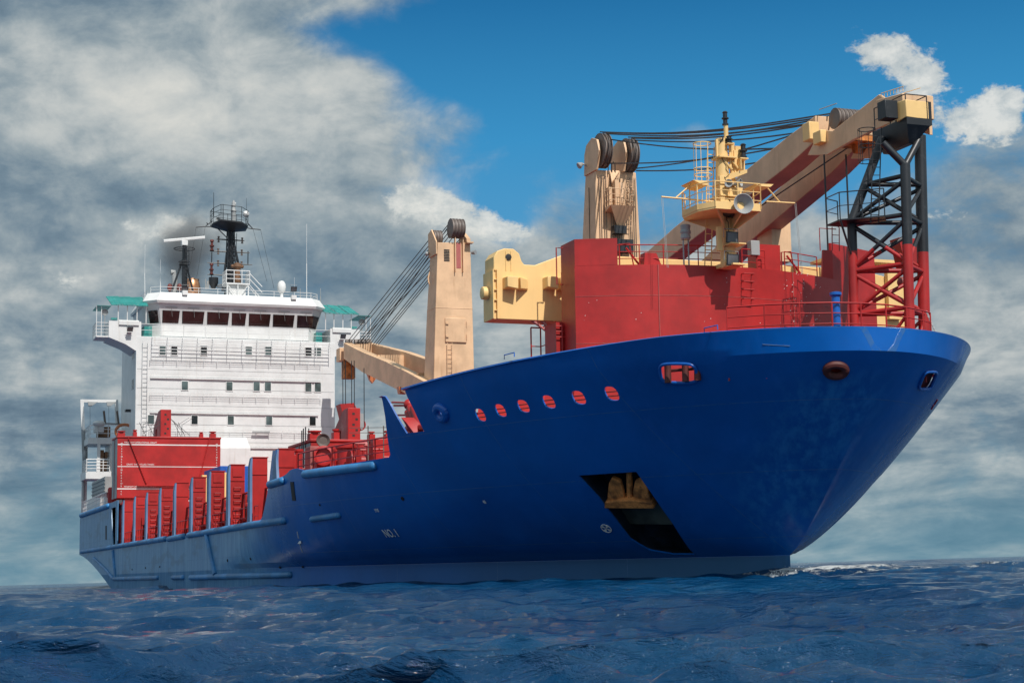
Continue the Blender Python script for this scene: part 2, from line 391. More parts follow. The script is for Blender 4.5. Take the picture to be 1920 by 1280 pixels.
def frame_mtx(p, right, up):
    r = Vector(right).normalized(); n = r.cross(Vector(up)).normalized(); u = n.cross(r).normalized()
    m_ = Matrix((r, u, n)).transposed().to_4x4(); m_.translation = Vector(p); return m_

# ------------------------------------------------------------------ the ship
SHIP = bpy.data.objects.new('cargo_ship', None); COL.objects.link(SHIP); SHIP.matrix_world = MSHIP
top(SHIP, 'blue cargo ship with red deck gear, two cream cranes and a white bridge block', 'ship')

BH = 11.7
def tt(z): return min(1.0, max(0.0, (z-1.1)/6.05))
def tipX(z):
    if z > 7.15: return 108.62 + (z-7.15)*0.05
    return 102.4 + 6.22*tt(z)**0.8
def t8(z): return min(1.0, max(0.0, (z-1.1)/6.8))
def x0(z): return 62 + 18*t8(z)**0.6
def hb(X, z):
    t = t8(z); a_, c_ = x0(z), tipX(z)
    u = min(1.0, max(0.0, (X-a_)/(c_-a_)))
    q = 1.0 - 0.5*t**0.6; p = 2.0
    return BH*(1-u**p)**q
def sheer(X): return 7.28 + 0.60*min(1, max(0, (X-90)/15))**0.8
def onH(px, py):
    y = -BH*0.8
    for _ in range(60):
        P = atY(px, py, y); yn = -hb(P.x, P.z); y = y*0.6 + yn*0.4
    return atY(px, py, y)
def onHc(px, py):      # intersection near the stem, where the hull faces forward
    best = None
    r = ray(px, py)
    for k in range(2400):
        P = CAMS + r*(40 + k*0.02)
        if P.x < tipX(P.z) and abs(P.y) < hb(P.x, P.z): best = P; break
    return best
def hnorm(P):
    e = 0.05; s = -1 if P.y < 0 else 1
    if P.x > tipX(P.z)-1.2:
        pass
    a_ = (hb(P.x+e, P.z)-hb(P.x-e, P.z))/(2*e); c_ = (hb(P.x, P.z+e)-hb(P.x, P.z-e))/(2*e)
    return V(-a_, s, -c_).normalized()

def tmp_obj(name, me):
    o = bpy.data.objects.new(name, me); COL.objects.link(o); return o
def carve(o, cutters):
    for c in cutters:
        md = o.modifiers.new('b', 'BOOLEAN'); md.operation = 'DIFFERENCE'; md.solver = 'EXACT'; md.object = c
    bpy.context.view_layer.update()
    dg = bpy.context.evaluated_depsgraph_get(); me = bpy.data.meshes.new_from_object(o.evaluated_get(dg))
    o.modifiers.clear(); old = o.data; o.data = me; bpy.data.meshes.remove(old)
    for c in cutters:
        d = c.data; bpy.data.objects.remove(c); bpy.data.meshes.remove(d)

def build_hull():
    zs = [-2.5, -1.0, 0.3, 1.1] + [1.1+6.05*((k+1)/26) for k in range(26)] + [7.4, 7.65, 7.95]
    ws = [math.sin(PI/2*k/56) for k in range(57)]
    xs = [0, 0.5]+[1.5+1.5*k for k in range(43)]      # to 64.5
    rows = []
    for z in zs:
        r = [V(X, -hb(X, z), z) for X in xs]
        a_ = 66.0; c_ = tipX(z)
        r += [V(a_+(c_-a_)*w, -hb(a_+(c_-a_)*w, z) if w < 1 else 0.0, z) for w in ws]
        top_ = z
        if z > 7.9: r = [V(p.x, p.y, sheer(p.x)) for p in r]
        elif z > 7.2: r = [V(p.x, p.y, min(p.z, sheer(p.x)-0.05*(8-z))) for p in r]
        rows.append(r)
    n = len(rows[0]); mb = MB()
    vs = [p for r in rows for p in r]; fs = []
    for k in range(len(rows)-1):
        for i in range(n-1): fs.append([k*n+i, k*n+i+1, (k+1)*n+i+1, (k+1)*n+i])
    mb.add(vs, fs)
    mb.add([V(p.x, -p.y, p.z) for p in vs], [f[::-1] for f in fs])
    # transom
    for k in range(len(rows)-1):
        a_, c_ = rows[k][0], rows[k+1][0]
        mb.add([a_, c_, V(c_.x, -c_.y, c_.z), V(a_.x, -a_.y, a_.z)], [[0, 1, 2, 3]])
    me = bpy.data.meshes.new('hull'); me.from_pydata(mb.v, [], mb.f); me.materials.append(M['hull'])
    bm = bmesh.new(); bm.from_mesh(me); bmesh.ops.remove_doubles(bm, verts=bm.verts, dist=0.002)
    bmesh.ops.recalc_face_normals(bm, faces=bm.faces)
    bm.to_mesh(me); bm.free()
    o = tmp_obj('hull', me)
    # make sure normals point outwards
    c0 = sum((p.normal.y*(1 if p.center.y > 0 else -1)) for p in me.polygons)
    if c0 < 0: me.flip_normals()
    so = o.modifiers.new('s', 'SOLIDIFY'); so.thickness = 0.06; so.offset = -1
    cutters = []
    def prismXZ(poly, y0=-20, y1=20):
        c = MB().prism([V(x, y0, z) for x, z in poly], (0, y1-y0, 0))
        cutters.append(tmp_obj('cut', c.mesh('cut')))
    prof = [(24.3, 10), (24.3, 3.12), (73.0, 3.12)]
    for px, py in [(492, 968), (496, 950), (501, 925), (505, 898), (511, 845), (517.5, 844), (516.3, 897), (524, 895), (531, 892), (537, 888), (543.5, 881),
                   (550, 878.3), (557, 877.6), (565, 880), (572, 883)]:
        P = onH(px, py); prof.append((P.x, P.z))
    P = onH(640, 871); prof.append((P.x, prof[-1][1])); P = onH(729, 857); ZD = P.z; prof.append((P.x, P.z))
    for px, py in [(731.5, 852), (729, 838), (722, 780), (716.5, 744), (722.5, 742), (731, 757), (746, 785), (762, 812), (795, 808), (776, 768), (757, 727)]:
        P = onH(px, py); prof.append((P.x, P.z))
    P = onH(757, 727); prof.append((P.x-0.4, 10))
    prismXZ(prof)
    prismXZ([(-1, 10), (-1, 6.42), (24.4, 6.5), (24.4, 10)])
    prismXZ([(20.6, 6.05), (23.2, 6.05), (23.2, 3.12), (22.0, 3.12)])
    # stern run
    run = [(-1, 2.95)]+[(x, 2.9*(1-(x/21.5)**1.35)+0.0) for x in (0, 3, 6, 9, 12, 15, 18, 20, 21.5)]+[(22.5, -3), (-1, -3)]
    prismXZ(run)
    # openings in the bow plating
    def cut_outline(pts, depth=1.2):
        c = sum(pts, V(0, 0, 0))/len(pts); n_ = hnorm(c)
        cc = MB().prism([p+n_*0.5 for p in pts], n_*-(depth))
        cutters.append(tmp_obj('cut', cc.mesh('cut')))
    for pts, _ in OPEN: cut_outline(pts)
    carve(o, cutters)
    me = o.data
    me.polygons.foreach_set('use_smooth', [True]*len(me.polygons)); me.set_sharp_from_angle(angle=math.radians(20))
    if not me.materials: me.materials.append(M['hull'])
    o.parent = SHIP
    return o, ZD

def oval_px(cx, cy, w, h, skew, n=20, ex=2.6):
    out = []
    for i in range(n):
        t = 2*PI*i/n; c, s_ = math.cos(t), math.sin(t)
        x = math.copysign(abs(c)**(2/ex), c)*w/2; y = math.copysign(abs(s_)**(2/ex), s_)*h/2
        out.append((cx+x+skew*y, cy+y))
    return out
OPEN = []
for cx, cy, w, h in [(900.5, 778, 17, 24), (938.5, 769.5, 18, 24), (981, 761.5, 20, 24), (1029, 753.5, 21, 25), (1085, 745.5, 23, 26), (1147, 738, 24, 27)]:
    OPEN.append(([onH(x, y) for x, y in oval_px(cx, cy, w, h, 0.42)], 'oval'))
OPEN.append(([onH(x, y) for x, y in oval_px(1272.5, 698.5, 68, 36, 0.16, 24, 4)], 'wide'))
OPEN.append(([onHc(x, y) for x, y in oval_px(1567, 693, 34, 21, 0, 20, 2)], 'centre'))
OPEN.append(([onH(x, y) for x, y in oval_px(828, 773, 14, 19, 0.3, 18, 2)], 'ring'))
def port_px(lst):
    out = []
    for x, y in lst:
        P = onHc(x, y); out.append(P)
    return out
OPEN.append((port_px(oval_px(1738.5, 712, 24, 33, -0.42, 20, 4)), 'port'))
ANCH = [(1084, 891), (1140, 887.5), (1193, 884), (1222, 925), (1262, 982), (1303, 1040), (1262, 1040), (1215, 1030), (1182, 1010), (1155, 975), (1122, 932)]
OPEN.append(([onH(x, y) for x, y in ANCH], 'anchor'))
OPEN.append(([V(p.x, -p.y, p.z) for p in OPEN[-1][0]], 'port anchor'))
HULL, ZD = build_hull()
HULL['label'] = 'deep blue flared hull, dull and streaky along the after side'
print('ZD', ZD)

# lining-out of the hull openings and the fittings on the plating
def inset(pts, c, k): return [c+(p-c)*k for p in pts]
for pts, kind in OPEN:
    c = sum(pts, V(0, 0, 0))/len(pts); n_ = hnorm(c)
    if kind == 'oval':
        mb = MB()
        u0 = V(n_.y, -n_.x, 0).normalized()
        if u0.x < 0: u0 = -u0
        w0 = n_.cross(u0).normalized(); w0 = w0 if w0.z > 0 else -w0
        nn2 = (V(.62, -.72, .25)).normalized(); dirp = V(0, 0, 1).cross(nn2).normalized(); w0 = nn2.cross(dirp).normalized()
        if w0.z < 0: w0 = -w0
        cc_ = c-V(n_.x, n_.y, 0).normalized()*.42
        mb.prism([cc_+dirp*a_+w0*b_ for a_, b_ in ((-.5, -.24), (.5, -.24), (.5, .42), (-.5, .42))], nn2*-.04)
        pl = mb.build('freeing_port', 'redbright', HULL)
        mb = MB(); top_z = max(p.z for p in pts); bot_z = min(p.z for p in pts)
        u = V(n_.y, -n_.x, 0).normalized()
        for k in (0.36, 0.68):
            q = c-n_*0.12; q.z = bot_z+(top_z-bot_z)*k
            MB().tube(q-u*0.34, q+u*0.34, 0.018).build('bar', 'ringred', pl)
    elif kind in ('wide', 'port', 'centre', 'ring'):
        r = {'wide': 0.055, 'port': 0.05, 'centre': 0.13, 'ring': 0.15}[kind]
        pp = inset(pts, c, 1.0 if kind in ('wide', 'port') else 1.05 if kind == 'centre' else 1.2)
        MB().path([p+n_*0.03 for p in pp], r, 10, True).build('fairlead', {'wide': 'bluepaint', 'port': 'bluepaint', 'centre': 'ringred', 'ring': 'bluepaint'}[kind], HULL,
            label={'wide': 'wide mooring opening with a blue rim', 'port': 'small mooring opening with a blue rim', 'centre': 'rusty red ring at the stem', 'ring': 'blue ring near the notch'}[kind])
    if kind in ('centre', 'port'):
        MB().prism([p-n_*.13 for p in inset(pts, c, 1.25)], n_*-.03).build('inner_plate', 'ringred' if kind == 'port' else 'redbright', HULL)
    if kind == 'wide':
        mb = MB(); u = V(n_.y, -n_.x, 0).normalized(); 
        for k in (-0.62, -0.2, 0.42):
            mb.tube(c+u*k-n_*0.1-V(0, 0, 0.35), c+u*k-n_*0.1+V(0, 0, 0.35), 0.11, 12)
        for zz in (-0.08, 0.2): mb.tube(c-u*0.5-n_*0.3+V(0, 0, zz), c+u*0.5-n_*0.3+V(0, 0, zz), 0.05)
        mb.build('roller', 'ringred', HULL)
# anchor pocket with its anchor
apts = [p for p, k in OPEN if k == 'anchor'][0]
ac = sum(apts, V(0, 0, 0))/len(apts); an = hnorm(ac); ain = V(-0.55, 1.0, 0.12).normalized()
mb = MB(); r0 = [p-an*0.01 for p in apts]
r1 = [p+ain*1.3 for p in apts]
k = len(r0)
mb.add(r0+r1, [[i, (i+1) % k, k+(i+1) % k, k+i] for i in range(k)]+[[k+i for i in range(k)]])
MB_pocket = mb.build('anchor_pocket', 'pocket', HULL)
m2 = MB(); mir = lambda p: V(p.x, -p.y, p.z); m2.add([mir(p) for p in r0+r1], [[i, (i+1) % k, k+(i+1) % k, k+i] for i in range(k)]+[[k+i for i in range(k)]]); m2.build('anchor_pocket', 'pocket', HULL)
lo = [onH(x, y) for x, y in [(1135, 940), (1222, 948), (1250, 986), (1162, 985)]]
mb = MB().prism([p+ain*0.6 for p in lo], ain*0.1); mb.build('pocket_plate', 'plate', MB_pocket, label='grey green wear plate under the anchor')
mouth = [onH(x, y)+ain*(1.28) for x, y in [(1175, 900), (1196, 900), (1200, 925), (1180, 927)]]
base = onH(1172, 925)+ain*0.25
ANC = thing_on_ship('anchor', base)
top(ANC, 'rusty brown anchor drawn up into the open pocket in the blue bow', 'anchor')
uu = (onH(1210, 925)-onH(1135, 925)).normalized(); vv = (onH(1165, 895)-onH(1172, 935)).normalized(); nn_ = uu.cross(vv).normalized()
if nn_.dot(an) < 0: nn_ = -nn_
def aloc(a_, b_, c_): return base+uu*a_+vv*b_+nn_*c_
def fluke(s):
    m_ = MB()
    prof = [(0.18, -0.40), (0.20, 0.15), (0.30, 0.55), (0.62, 0.72), (0.78, 0.45), (0.84, 0.0), (0.92, -0.40)]
    pl = [aloc(s*x, y, 0.10 if y < 0.3 else 0.0) for x, y in prof]
    m_.prism(pl, nn_*-0.16); return m_
for s in (-1, 1): sub(fluke(s), 'fluke', 'rust', ANC, base, bevel=0.03)
mb = MB(); mb.prism([aloc(x, y, 0.22) for x, y in [(-1.02, -0.55), (1.02, -0.55), (0.95, -0.25), (0.3, -0.15), (-0.3, -0.15), (-0.95, -0.25)]], nn_*-0.42)
sub(mb, 'crown', 'rust', ANC, base, bevel=0.04)
mb = MB().tube(aloc(0, -0.35, 0.0), aloc(0, 1.0, -0.25), 0.13, 10, 0.10); sub(mb, 'shank', 'rust', ANC, base)

# fenders: half-round rubbing strakes
def strake(pxa, pxb, r, off=0.02, lab=None, mat='fender', n=14):
    A, B_ = onH(*pxa), onH(*pxb); pts = []
    for i in range(n+1):
        X = A.x+(B_.x-A.x)*i/n; z = A.z+(B_.z-A.z)*i/n; pts.append(V(X, -hb(X, z)-off, z))
    d = (pts[0]-pts[1]).normalized(); e = (pts[-1]-pts[-2]).normalized()
    r *= .70; m_ = MB(); m_.path(pts, r, 14)
    m_.sphere(pts[0], r*0.98, 12, 8); m_.sphere(pts[-1], r*0.98, 12, 8)
    o = m_.build('rubbing_strake', mat, HULL, label=lab); return o
strake((153, 966), (204, 948), 0.30)
strake((153, 1034), (311, 1009.5), 0.24)
strake((317, 1010), (346, 1004.5), 0.24)
strake((355, 1003), (534, 975.5), 0.24)
strake((507, 908), (531, 901), 0.26)
strake((573, 889), (702, 873), 0.27)
strake((586, 973), (636, 965.5), 0.19)
strake((214, 1084.5), (297, 1082), 0.20)
strake((325, 1082), (345, 1081.5), 0.20)
strake((359, 1082), (546, 1076.5), 0.22)
def side_path(px, r, mat='fender', ext=0.04):
    pts = [atY(x, y, -BH-ext) for x, y in px]
    m_ = MB().path(pts, r, 10); return m_.build('rubbing_strake', mat, HULL)
side_path([(212, 1032), (214, 1055), (217, 1084)], 0.13)
side_path([(388, 1003), (396, 1040), (404, 1077)], 0.15)
side_path([(176, 1046), (188, 1057), (200, 1069), (212, 1084)], 0.12)
# slot in the plating and its ladder step
P = onH(550, 920)
mb = MB(); pts = [onH(x, y) for x, y in [(545, 903), (551, 903), (555, 938), (549, 938)]]; mb.prism([p+V(0, -0.03, 0) for p in pts], V(0, 0.2, 0)); 
mb.build('hull_slot', 'dark', HULL)
mb = MB(); pts = [atY(x, y, -BH-0.01) for x, y in [(197.5, 985), (200, 985), (200, 1011), (197.5, 1011)]]; mb.prism(pts, V(0, 0.2, 0)); mb.build('hull_slot', 'dark', HULL)
for x, y, s_ in [(427, 1050, .07), (470, 1047, .07), (300, 1062, .06), (273, 1064, .06), (248, 1067, .06), (755, 934, .09), (600, 946, .05), (525, 1063, .06), (568, 1062, .06)]:
    P = onH(x, y); n_ = hnorm(P); MB().lathe(P-n_*0.02, n_, [(s_, 0), (s_, 0.05), (s_*0.55, 0.06), (s_*0.5, 0.02)], 10).build('drain', 'dark', HULL)
# counter under the stern
mb = MB(); run = [(x, 2.9*(1-(x/21.5)**1.35)) for x in (0, 3, 6, 9, 12, 15, 18, 20, 21.5)]
mb.loft([[V(x, -BH+0.02, z), V(x, BH-0.02, z), V(x, BH-0.02, z+0.05), V(x, -BH+0.02, z+0.05)] for x, z in run])
mb.build('counter', 'hull', HULL)
# decks
def deck(name, xs, z, mat='reddeck'):
    if xs[0] > 80: xs = [x for x in xs if x < tipX(z)-1.0]; ww = [max(.05, min(hb(x, z-.12), hb(x+.7, z-.12))-.25) for x in xs]
    else: ww = [hb(x, z-.12)-.2 for x in xs]
    lo_ = [V(x, -w, z) for x, w in zip(xs, ww)]; hi = [V(x, w, z) for x, w in zip(xs, ww)][::-1]
    m_ = MB(); m_.prism(lo_+hi, V(0, 0, -0.12)); return m_.build(name, mat, SHIP)
deck('side_deck', [22.0, 40, 60, 74.5], 3.05)
deck('aft_deck', [0.2, 12, 24.2], 6.3)
FD = ZD-0.28
deck('fore_deck', [74.5, 78, 82, 86, 90, 95.2], FD)
deck('forecastle_deck', [93.5+0.35*k for k in range(40)], 6.35)
for x_, w_, z0_, z1_ in ((93.4, 6.3, 4.8, 6.2), (74.4, 9.6, 3, FD-.13), (24.2, 11.4, 3.1, 6.4)):
    MB().box(x_, x_+0.2, -w_, w_, z0_, z1_).build('bulkhead', 'red', SHIP)

# writing and marks on the hull
def hull_text(body, px, py, size, right_px, mat='mark'):
    P = onH(px, py); n_ = hnorm(P); Q = onH(*right_px); r = (Q-P).normalized()
    up = n_.cross(r).normalized()
    if up.z < 0: up = -up
    return text_mesh(body, size, mat, 'marking', HULL, frame_mtx(P+n_*0.03, r, up), sx=0.72)
hull_text('NO. 1', 734, 999, 0.56, (744, 998.4))
def hull_line(pts, r=0.02, mat='mark', name='marking'):
    return MB().path([onH(x, y)+hnorm(onH(x, y))*0.005 for x, y in pts], r, 4).build(name, mat, HULL)
hull_line([(557.5, 996), (560, 1008)], 0.025); hull_line([(562, 1018), (567, 1034)], 0.025)
P = onH(562, 1016); n_ = hnorm(P); mb = MB(); mb.prism([P+n_*0.02+V(x, 0, z) for x, z in [(-.3, -.05), (.3, -.05), (.3, .06), (-.3, .06)]], n_*0.005); mb.build('marking', 'mark', HULL)
hull_text('1918', 707, 956, 0.22, (712, 955.5)); hull_text('48', 909, 940, 0.22, (913, 939.7))
# thruster mark: a ring with a four bladed cross
P = onH(1137, 989.5); n_ = hnorm(P); Q = onH(1145, 989); r = (Q-P).normalized(); u2 = n_.cross(r).normalized()
mb = MB(); mb.path([P+n_*0.02+(r*math.cos(t)+u2*math.sin(t))*0.20 for t in [2*PI*i/24 for i in range(24)]], 0.014, 4, True)
for k in range(4):
    t = PI/4+k*PI/2; d1 = r*math.cos(t-0.36)+u2*math.sin(t-0.36); d2 = r*math.cos(t+0.36)+u2*math.sin(t+0.36)
    mb.prism([P+n_*0.015, P+n_*0.015+d1*0.19, P+n_*0.015+d2*0.19], n_*0.006)
mb.build('marking', 'mark', HULL)
for a_, b_ in (((1746, 766), (1750, 759)), ((1752, 757), (1757, 749)), ((1756, 771), (1760, 764)), ((1761, 761), (1766, 752))):
    A_, B2 = onHc(*a_), onHc(*b_)
    if A_ and B2: MB().path([A_+hnorm(A_)*.01, B2+hnorm(B2)*.01], .035, 4).build('marking', 'redbright', HULL)
# thin weld lines
hull_line([(1430, 645.5), (1480, 648.5), (1550, 650.5), (1620, 650), (1690, 648)][:4], 0.012, 'frameblue', 'weld_line')
# roping and small bars on the bulwark top
for x, y in [(955, 672), (1333, 622)]:
    P = onH(x, y); P.z += 0.02; d = V(0.35, 0.05, 0)
    MB().path([P-d, P-d+V(0, 0, .14), P+d+V(0, 0, .14), P+d], 0.02).build('grab_bar', 'bluepaint', HULL)

# red handrail round the bow and blue post
def bowline(off, z, ang):
    return [V(80+(28.6-off)*math.cos(t), -(BH-off)*math.sin(t), z) for t in ang]
mb = MB(); ang = [math.radians(a_) for a_ in (21, 16, 11, 6, 1, -4, -9, -14, -17)]
Lr = bowline(0.9, 7.75, ang)
for hh, rr in ((0.35, .018), (0.68, .018), (1.0, .028)): mb.path([p+V(0, 0, hh) for p in Lr], rr)
for p in Lr: mb.tube(p-V(0, 0, 1.3), p+V(0, 0, 1.0), 0.026)
mb.build('bow_railing', 'red', SHIP)
P = onHc(1569, 614); P = atX(1569, 612, 107.4)
mb = MB(); b0 = V(P.x, P.y, 6.4)
mb.tube(b0, V(P.x, P.y, P.z+0.98), 0.13, 16); mb.lathe(V(P.x, P.y, P.z+0.92), (0, 0, 1), [(0.13, 0), (0.19, 0.06), (0.19, 0.14), (0.12, 0.16)], 16)
mb.build('mooring_post', 'bluepaint', SHIP)

# bulwark notch: red rollers and rails
yh = onH(784, 800).y+.45
mb = MB()
for a_, b_ in (((770, 763), (785, 806)), ((776, 764), (791, 806)), ((766, 772), (777, 806))):
    mb.tube(atY(*a_, yh), atY(*b_, yh), .17, 12)
mb.sphere(atY(767, 758, yh), .22, 12, 8)
A_, B2 = atY(764, 803, yh-.1), atY(800, 800, yh-.1); mb.tube(A_, B2, .12, 10)
A_, B2 = atY(752, 812, yh+.2), atY(800, 812, yh+.2); mb.box(A_.x, B2.x, yh+.1, yh+.9, A_.z-.1, A_.z+.15)
mb.build('roller_fairlead', 'red', SHIP)
mb = MB()
for a_, b_ in (((735, 754), (768, 755)), ((739, 760), (768, 760)), ((742, 778), (764, 778))): mb.tube(atY(*a_, yh+.1), atY(*b_, yh+.1), .04)
mb.build('notch_rail', 'red', SHIP)
pp = [onH(x, y)+V(0, .17, 0) for x, y in [(744, 782), (761, 811), (768, 811), (754, 792)]]
MB().prism(pp, V(0, .5, 0)).build('bulwark_bracket', 'red', SHIP)

# ------------------------------------------------------------------ side frames in the after opening
PX = [26.95, 32.6, 38.15, 43.75, 49.4, 55.1, 60.6, 65.95, 71.3]
def side_frame(X, kind, z0=3.0):
    m_ = MB()
    m_.loft([[V(X-0.52, -11.72, z0), V(X+0.42, -11.72, z0), V(X+0.42, -11.60, z0), V(X-0.52, -11.60, z0)],
             [V(X-0.32, -11.72, z0+.6), V(X+0.26, -11.72, z0+.6), V(X+0.26, -11.60, z0+.6), V(X-0.32, -11.60, z0+.6)],
             [V(X-0.28, -11.72, 5.9), V(X+0.22, -11.72, 5.9), V(X+0.22, -11.60, 5.9), V(X-0.28, -11.60, 5.9)],
             [V(X-0.12, -11.66, 6.36), V(X+0.20, -11.66, 6.36), V(X+0.20, -11.58, 6.36), V(X-0.12, -11.58, 6.36)]])
    fr = m_.build('side_frame', 'frameblue', SHIP)
    m_ = MB().box(X-0.20, X+0.20, -11.597, -10.86, z0, 6.37); m_.box(X-0.24, X+0.24, -11.59, -10.82, 6.372, 6.41)
    m_.box(X+0.2, X+0.235, -11.59, -10.87, 5.55, 5.60)
    wb = m_.build('web', 'red', fr)
    m_ = MB()
    if kind != 0: m_.box(X+0.202, X+0.24, -11.48, -11.0, 5.78, 6.22)
    if kind == 1 or kind == 3:
        for k in range(6): z = 3.5+0.34*k; MB().path([V(X+0.2, -11.42, z), V(X+0.34, -11.42, z), V(X+0.34, -11.08, z), V(X+0.2, -11.08, z)], 0.022).build('rung', 'red', fr)
    if kind == 2:
        m_.box(X+0.202, X+0.42, -11.2, -10.8, 4.4, 4.9)
        for d in (0, .22): m_.tube(V(X+0.3, -11.15+d, 3.1), V(X+0.3, -11.15+d, 4.4), 0.07, 10)
    if m_.v: m_.build('fittings', 'red', fr)
for X, k in zip(PX, [0, 2, 1, 1, 0, 3, 1, 3, 0]): side_frame(X, k)
side_frame(76.95, 0, 5.0)
# inner coaming with pipes, and the handrails between the frames
MB().box(18.5, 24.1, -11.1, -11.0, 3.06, 6.2).build('inner_plating', 'red', SHIP)
mb = MB().box(24.5, 74.4, -10.62, -10.4, 3.05, 4.75)
for X in np.arange(25.5, 74, 1.8): mb.box(X, X+0.08, -10.68, -10.62, 3.05, 4.7)
mb.box(24.5, 74.4, -10.7, -10.35, 4.752, 4.85)
mb.build('hatch_coaming', 'red', SHIP)
mb = MB()
for z, y in ((3.35, -10.95), (3.6, -10.98), (4.9, -10.93)): mb.tube(V(24.6, y, z), V(74, y, z), 0.06, 8)
for X in np.arange(28, 74, 5.5):
    mb.tube(V(X+1.2, -11.0, 3.1), V(X+1.2, -11.0, 4.1), 0.12, 10); mb.lathe(V(X+1.2, -11.0, 4.1), (0, 0, 1), [(.12, 0), (.2, .1), (.2, .22), (.05, .3)], 10)
    mb.path([V(X+2.6+0.22*math.cos(t), -11.05, 3.5+0.22*math.sin(t)) for t in [2*PI*i/14 for i in range(14)]], 0.05, 6, True)
    mb.box(X+0.7, X+1.0, -11.1, -10.72, 4.3, 4.8)
mb.build('deck_piping', 'red', SHIP)
ends = [24.3]+PX+[73.2]
for a_, c_ in zip(ends, ends[1:]):
    MB().rail([V(a_+0.5, -11.55, 3.08), V(c_-0.5, -11.55, 3.08)], 0.95, 2, 0.022, 0.9).build('side_railing', 'red', SHIP)
mb = MB(); P = onH(323, 982)
mb.ladder(V(47.6, -11.35, 3.1), V(47.6, -11.35, 5.0), V(1, 0, 0), 0.05, 0.3, 0.9); mb.tube(V(47.6, -11.3, 3.1), V(47.6, -11.3, 4.9), 0.05)
o = mb.build('gangway', 'yellow', None); on_ship(o, (47.6, -11.35, 3.1))
top(o, 'yellow ladder gangway stowed upright on the side deck between red frames', 'gangway')

# ------------------------------------------------------------------ stern: red marked tower block
def draft_tower(x1, yl, yr, z0, z1, dx, texts, lab):
    m_ = MB().box(x1-dx, x1, yl, yr, z0, z1)
    m_.box(x1-dx-0.05, x1+0.06, yl-0.05, yr+0.05, z1+0.002, z1+0.14)
    o = m_.build('stability_tower', 'red', SHIP, label=lab, bevel=0.03)
    m_ = MB().box(x1-dx+0.1, x1-0.08, yl-0.012, yl-0.002, z0+0.02, z1-0.05); m_.build('side_plate', 'grey', o, label='grey side plating')  # thin grey sheet covering the starboard side of the block
    m_ = MB().box(x1-dx*0.5-0.05, x1-dx*0.5+0.05, yl-0.05, yl-0.013, z0, z1); m_.build('side_rib', 'redside', o)
    if texts:
        H = z1-z0
        for zz, t_, w_ in ((z1-0.50, 'MAXIMUM OPERATIONAL DRAFT', 0.085), (z0+H*0.525, 'DRAFT WITH FILLED TANKS', 0.05), (z0+H*0.155, 'MINIMUM OPERATIONAL DRAFT', 0.085)):
            MB().box(x1+0.004, x1+0.012, yl+0.02, yr-0.02, zz-w_/2, zz+w_/2).build('draft_line', 'mark', o)
            text_mesh(t_, 0.165, 'mark', 'lettering', o, frame_mtx(V(x1+0.008, yl+1.75, zz+0.16), V(0, 1, 0), V(0, 0, 1)))
        seq = ['40', '8', '6', '4', '2', '30', '8', '6', '4', '2', '20', '8', '6', '4', '2', '10', '8', '6', '4', '2']
        for yy in (yl+0.32, yr-0.30):
            for k, t_ in enumerate(seq):
                text_mesh(t_, 0.16, 'mark', 'numeral', o, frame_mtx(V(x1+0.016, yy, z1-0.42-k*(H-0.72)/(len(seq)-1)), V(0, 1, 0), V(0, 0, 1)))
        MB().box(x1, x1+0.25, yl+1.5, yr-0.6, z0+H*0.20, z0+H*0.205+0.05).build('ledge', 'red', o)
        MB().box(x1+0.001, x1+0.006, yl+1.5, yr-0.6, z0+H*0.20-0.30, z0+H*0.2).build('recess', 'redside', o)
        for a_, c_ in ((V(x1+.12, yl+.8, z1), V(x1+.12, yl+2.3, z0+.9)), (V(x1+.12, yr-.9, z1), V(x1+.12, yr-1.8, z0+.9))):
            m_ = MB().tube(a_, c_, .035)
            for k in range(20): m_.sphere(a_.lerp(c_, (k+.5)/20), 0.06, 6, 4)
            m_.build('chain', 'red', o)
    for y, w_, h in [(yl+0.35, .28, .45), (yl+1.4, .14, .55), (yr-1.4, .14, .45), (yr-0.5, .22, .5)]:
        m_ = MB(); m_.box(x1-1.0, x1-0.5, y-w_, y+w_, z1+0.14, z1+0.14+h*0.7); m_.lathe(V(x1-0.7, y, z1+0.14), (0, 0, 1), [(w_*0.7, 0), (w_*0.7, h*0.8), (w_*1.2, h*0.85), (w_*1.2, h)], 12)
        m_.build('bollard', 'red', o)
    return o
TW1 = draft_tower(20.0, -11.22, -3.3, 6.85, 11.45, 2.9, True, 'left red tower block with white draft lines')
def lock_arm(px, X, w, h, dx, parent):
    P = atX(px[0], px[1], X); m_ = MB()
    m_.box(X-0.3, X, P.y, P.y+w, P.z, P.z+h); o = m_.build('locking_arm', 'red', parent, bevel=0.02)
    m_ = MB(); m_.prism([V(X-0.3, P.y-0.01, P.z+h*x) if False else V(X-dx*a_, P.y-0.005, P.z+h*b_) for a_, b_ in [(0.1, 0), (0.1, 1), (0.35, 0.97), (1.0, 0.45), (1.0, 0.12), (0.72, 0.12), (0.72, 0.36), (0.5, 0.36), (0.5, 0)]], V(0, w*0.9, 0))
    m_.build('side_web', 'redside', o)
    for k in range(5): m_ = MB().box(X+0.001, X+0.006, P.y+w*(0.35+0.25*(k % 2)), P.y+w*(0.55+0.25*(k % 2)), P.z+h*(0.1+0.17*k), P.z+h*(0.17+0.17*k)); m_.build('slot', 'dark', o)
    return o
lock_arm((301, 819), 19.6, 0.8, 2.15, 3.6, TW1)
mb = MB()
for px in [(268, 818), (283, 815), (333, 812), (341, 818)]:
    P = atX(px[0], 818, 19.4); mb.tube(P, P+V(0, 0, 0.9), 0.02); mb.tube(P+V(0, 0, .9), P+V(0, 0.9, 1.5), 0.015); mb.tube(P+V(0, 0.25, 0), P+V(0, -0.3, 1.1), 0.02)
P0 = atX(320, 785, 19.4)
